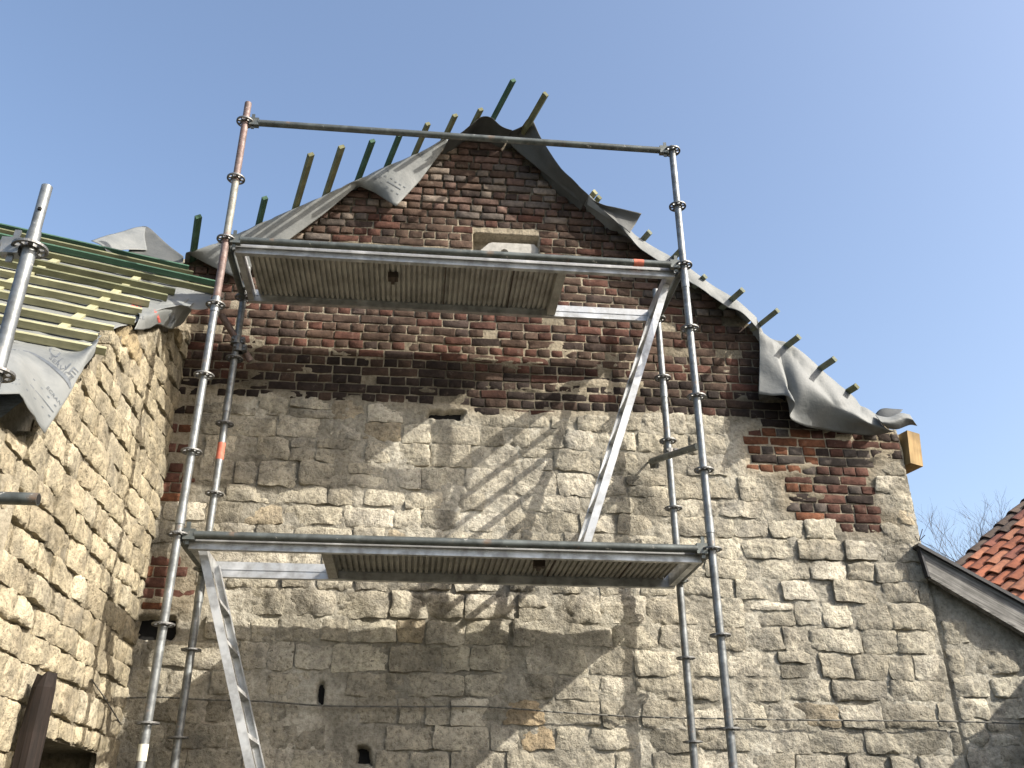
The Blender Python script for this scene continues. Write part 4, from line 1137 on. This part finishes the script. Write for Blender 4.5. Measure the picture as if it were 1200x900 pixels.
# ---- print on the underlay
from mathutils.bvhtree import BVHTree
def sheet_tree(sheets):
    V = []; Fc = []
    for sh in sheets:
        b = len(V); V += [tuple(v_.co + WLOC[sh.name]) for v_ in sh.data.vertices]; Fc += [tuple(i_ + b for i_ in p.vertices) for p in sh.data.polygons]
    return BVHTree.FromPolygons(V, Fc)
def lay(bv, q):
    h = bv.ray_cast(Vector(CAM), Vector(ray(*q)).normalized())[0]
    if h is None: return None
    return np.array(h + (Vector(CAM) - h).normalized() * .007)
def draped(sheet, bv, uvs, faces, mat):
    P = [lay(bv, q) for q in uvs]; ok = [f_ for f_ in faces if all(P[i_] is not None for i_ in f_)]
    if not ok: print('print missed'); return
    use = sorted({i_ for f_ in ok for i_ in f_}); mp = {k: n_ for n_, k in enumerate(use)}
    mesh_obj('print', [P[k] for k in use], [[mp[i_] for i_ in f_] for f_ in ok], mat, sheet)
def print_text(sheet, bv, txt, uv, ex, ey, mat):
    """lettering that follows the sheet it is printed on"""
    cu = bpy.data.curves.new('print', 'FONT'); cu.body = txt; cu.size = 1.0; cu.resolution_u = 2
    tmp = bpy.data.objects.new('print', cu); COL.objects.link(tmp)
    me = bpy.data.meshes.new_from_object(tmp.evaluated_get(bpy.context.evaluated_depsgraph_get()))
    bpy.data.objects.remove(tmp); bpy.data.curves.remove(cu)
    uvs = [(uv[0] + v_.co.x * ex[0] + v_.co.y * ey[0], uv[1] + v_.co.x * ex[1] + v_.co.y * ey[1]) for v_ in me.vertices]
    draped(sheet, bv, uvs, [tuple(p.vertices) for p in me.polygons], mat); bpy.data.meshes.remove(me)
def print_band(sheet, bv, line, wd, mat):
    L = spline(np.array(line, float), 4); d = np.gradient(L, axis=0); d /= np.linalg.norm(d, axis=1, keepdims=True); nn = np.stack([-d[:, 1], d[:, 0]], 1)
    ws = np.interp(np.linspace(0, 1, len(L)), np.linspace(0, 1, len(wd)), wd)[:, None]
    uvs = [tuple(q) for q in L + nn * ws / 2] + [tuple(q) for q in L - nn * ws / 2]; n = len(L)
    draped(sheet, bv, uvs, [(i_, i_ + 1, n + i_ + 1, n + i_) for i_ in range(n - 1)], mat)
bv = sheet_tree([flap, under])
print_band(flap, bv, [(8, 409), (33, 412), (55, 424), (72, 438), (80, 447), (83, 455)], [.8, 1.5, 3.5, 4.5, 4.5, 2], M_INK)
print_text(flap, bv, 'UNE', (55, 410), (16.0, 16.6), (9.3, -10), M_INK)
print_text(flap, bv, 'SERVICE', (57, 419), (7.2, 7.4), (4.4, -4.6), M_INK)
print_text(flap, bv, 'ECRAN', (54, 454), (5.2, 6.6), (3.4, -3.2), M_INK)
print_band(flap, bv, [(35, 450), (50, 467), (63, 483)], [.9, .9], M_INK)
for q in ((40, 445), (49, 455), (57, 465), (65, 475), (32, 457), (41, 467), (50, 477), (58, 487)): print_band(flap, bv, [(q[0] - 1.2, q[1] - 1.2), (q[0], q[1]), (q[0] + 1.2, q[1] + 1.2)], [1.1, 1.1], M_INK)
for q in ((19, 444), (22, 445), (15, 449), (19, 450), (23, 450)): print_band(flap, bv, [(q[0] - 1, q[1]), (q[0], q[1]), (q[0] + 1, q[1])], [.9, .9], M_INK)
bv = sheet_tree([flap2, under])
print_band(flap2, bv, [(201, 367), (202, 375), (199, 385)], [5.5, 7, 6], M_INK)
print_band(flap2, bv, [(181, 363), (185, 371), (189, 384)], [1.5, 3, 2.5], M_RED)
print_text(flap2, bv, 'ON', (152, 362), (9, 1.5), (-.5, -8), M_RED)
print_text(flap2, bv, 'SERVICE', (141, 367), (8, 2.2), (-.8, -6.5), M_INK)
bv = sheet_tree([verge])
print_band(verge, bv, [(454, 212), (462, 217), (470, 222)], [1.0, 1.0], M_INK)
for q in ((452, 206), (459, 209), (464, 213), (469, 216), (474, 219), (447, 214), (454, 219), (460, 223), (466, 227), (455, 200), (440, 209), (446, 207)): print_band(verge, bv, [(q[0] - 1.3, q[1] - .8), (q[0], q[1]), (q[0] + 1.3, q[1] + .8)], [.9, .9], M_INK)
print_text(verge, bv, 'AE', (488, 182), (8, 1.5), (1, -6), M_INK)
print('objects', len(bpy.data.objects), 'tris', sum(len(m.polygons) for m in bpy.data.meshes) * 2)
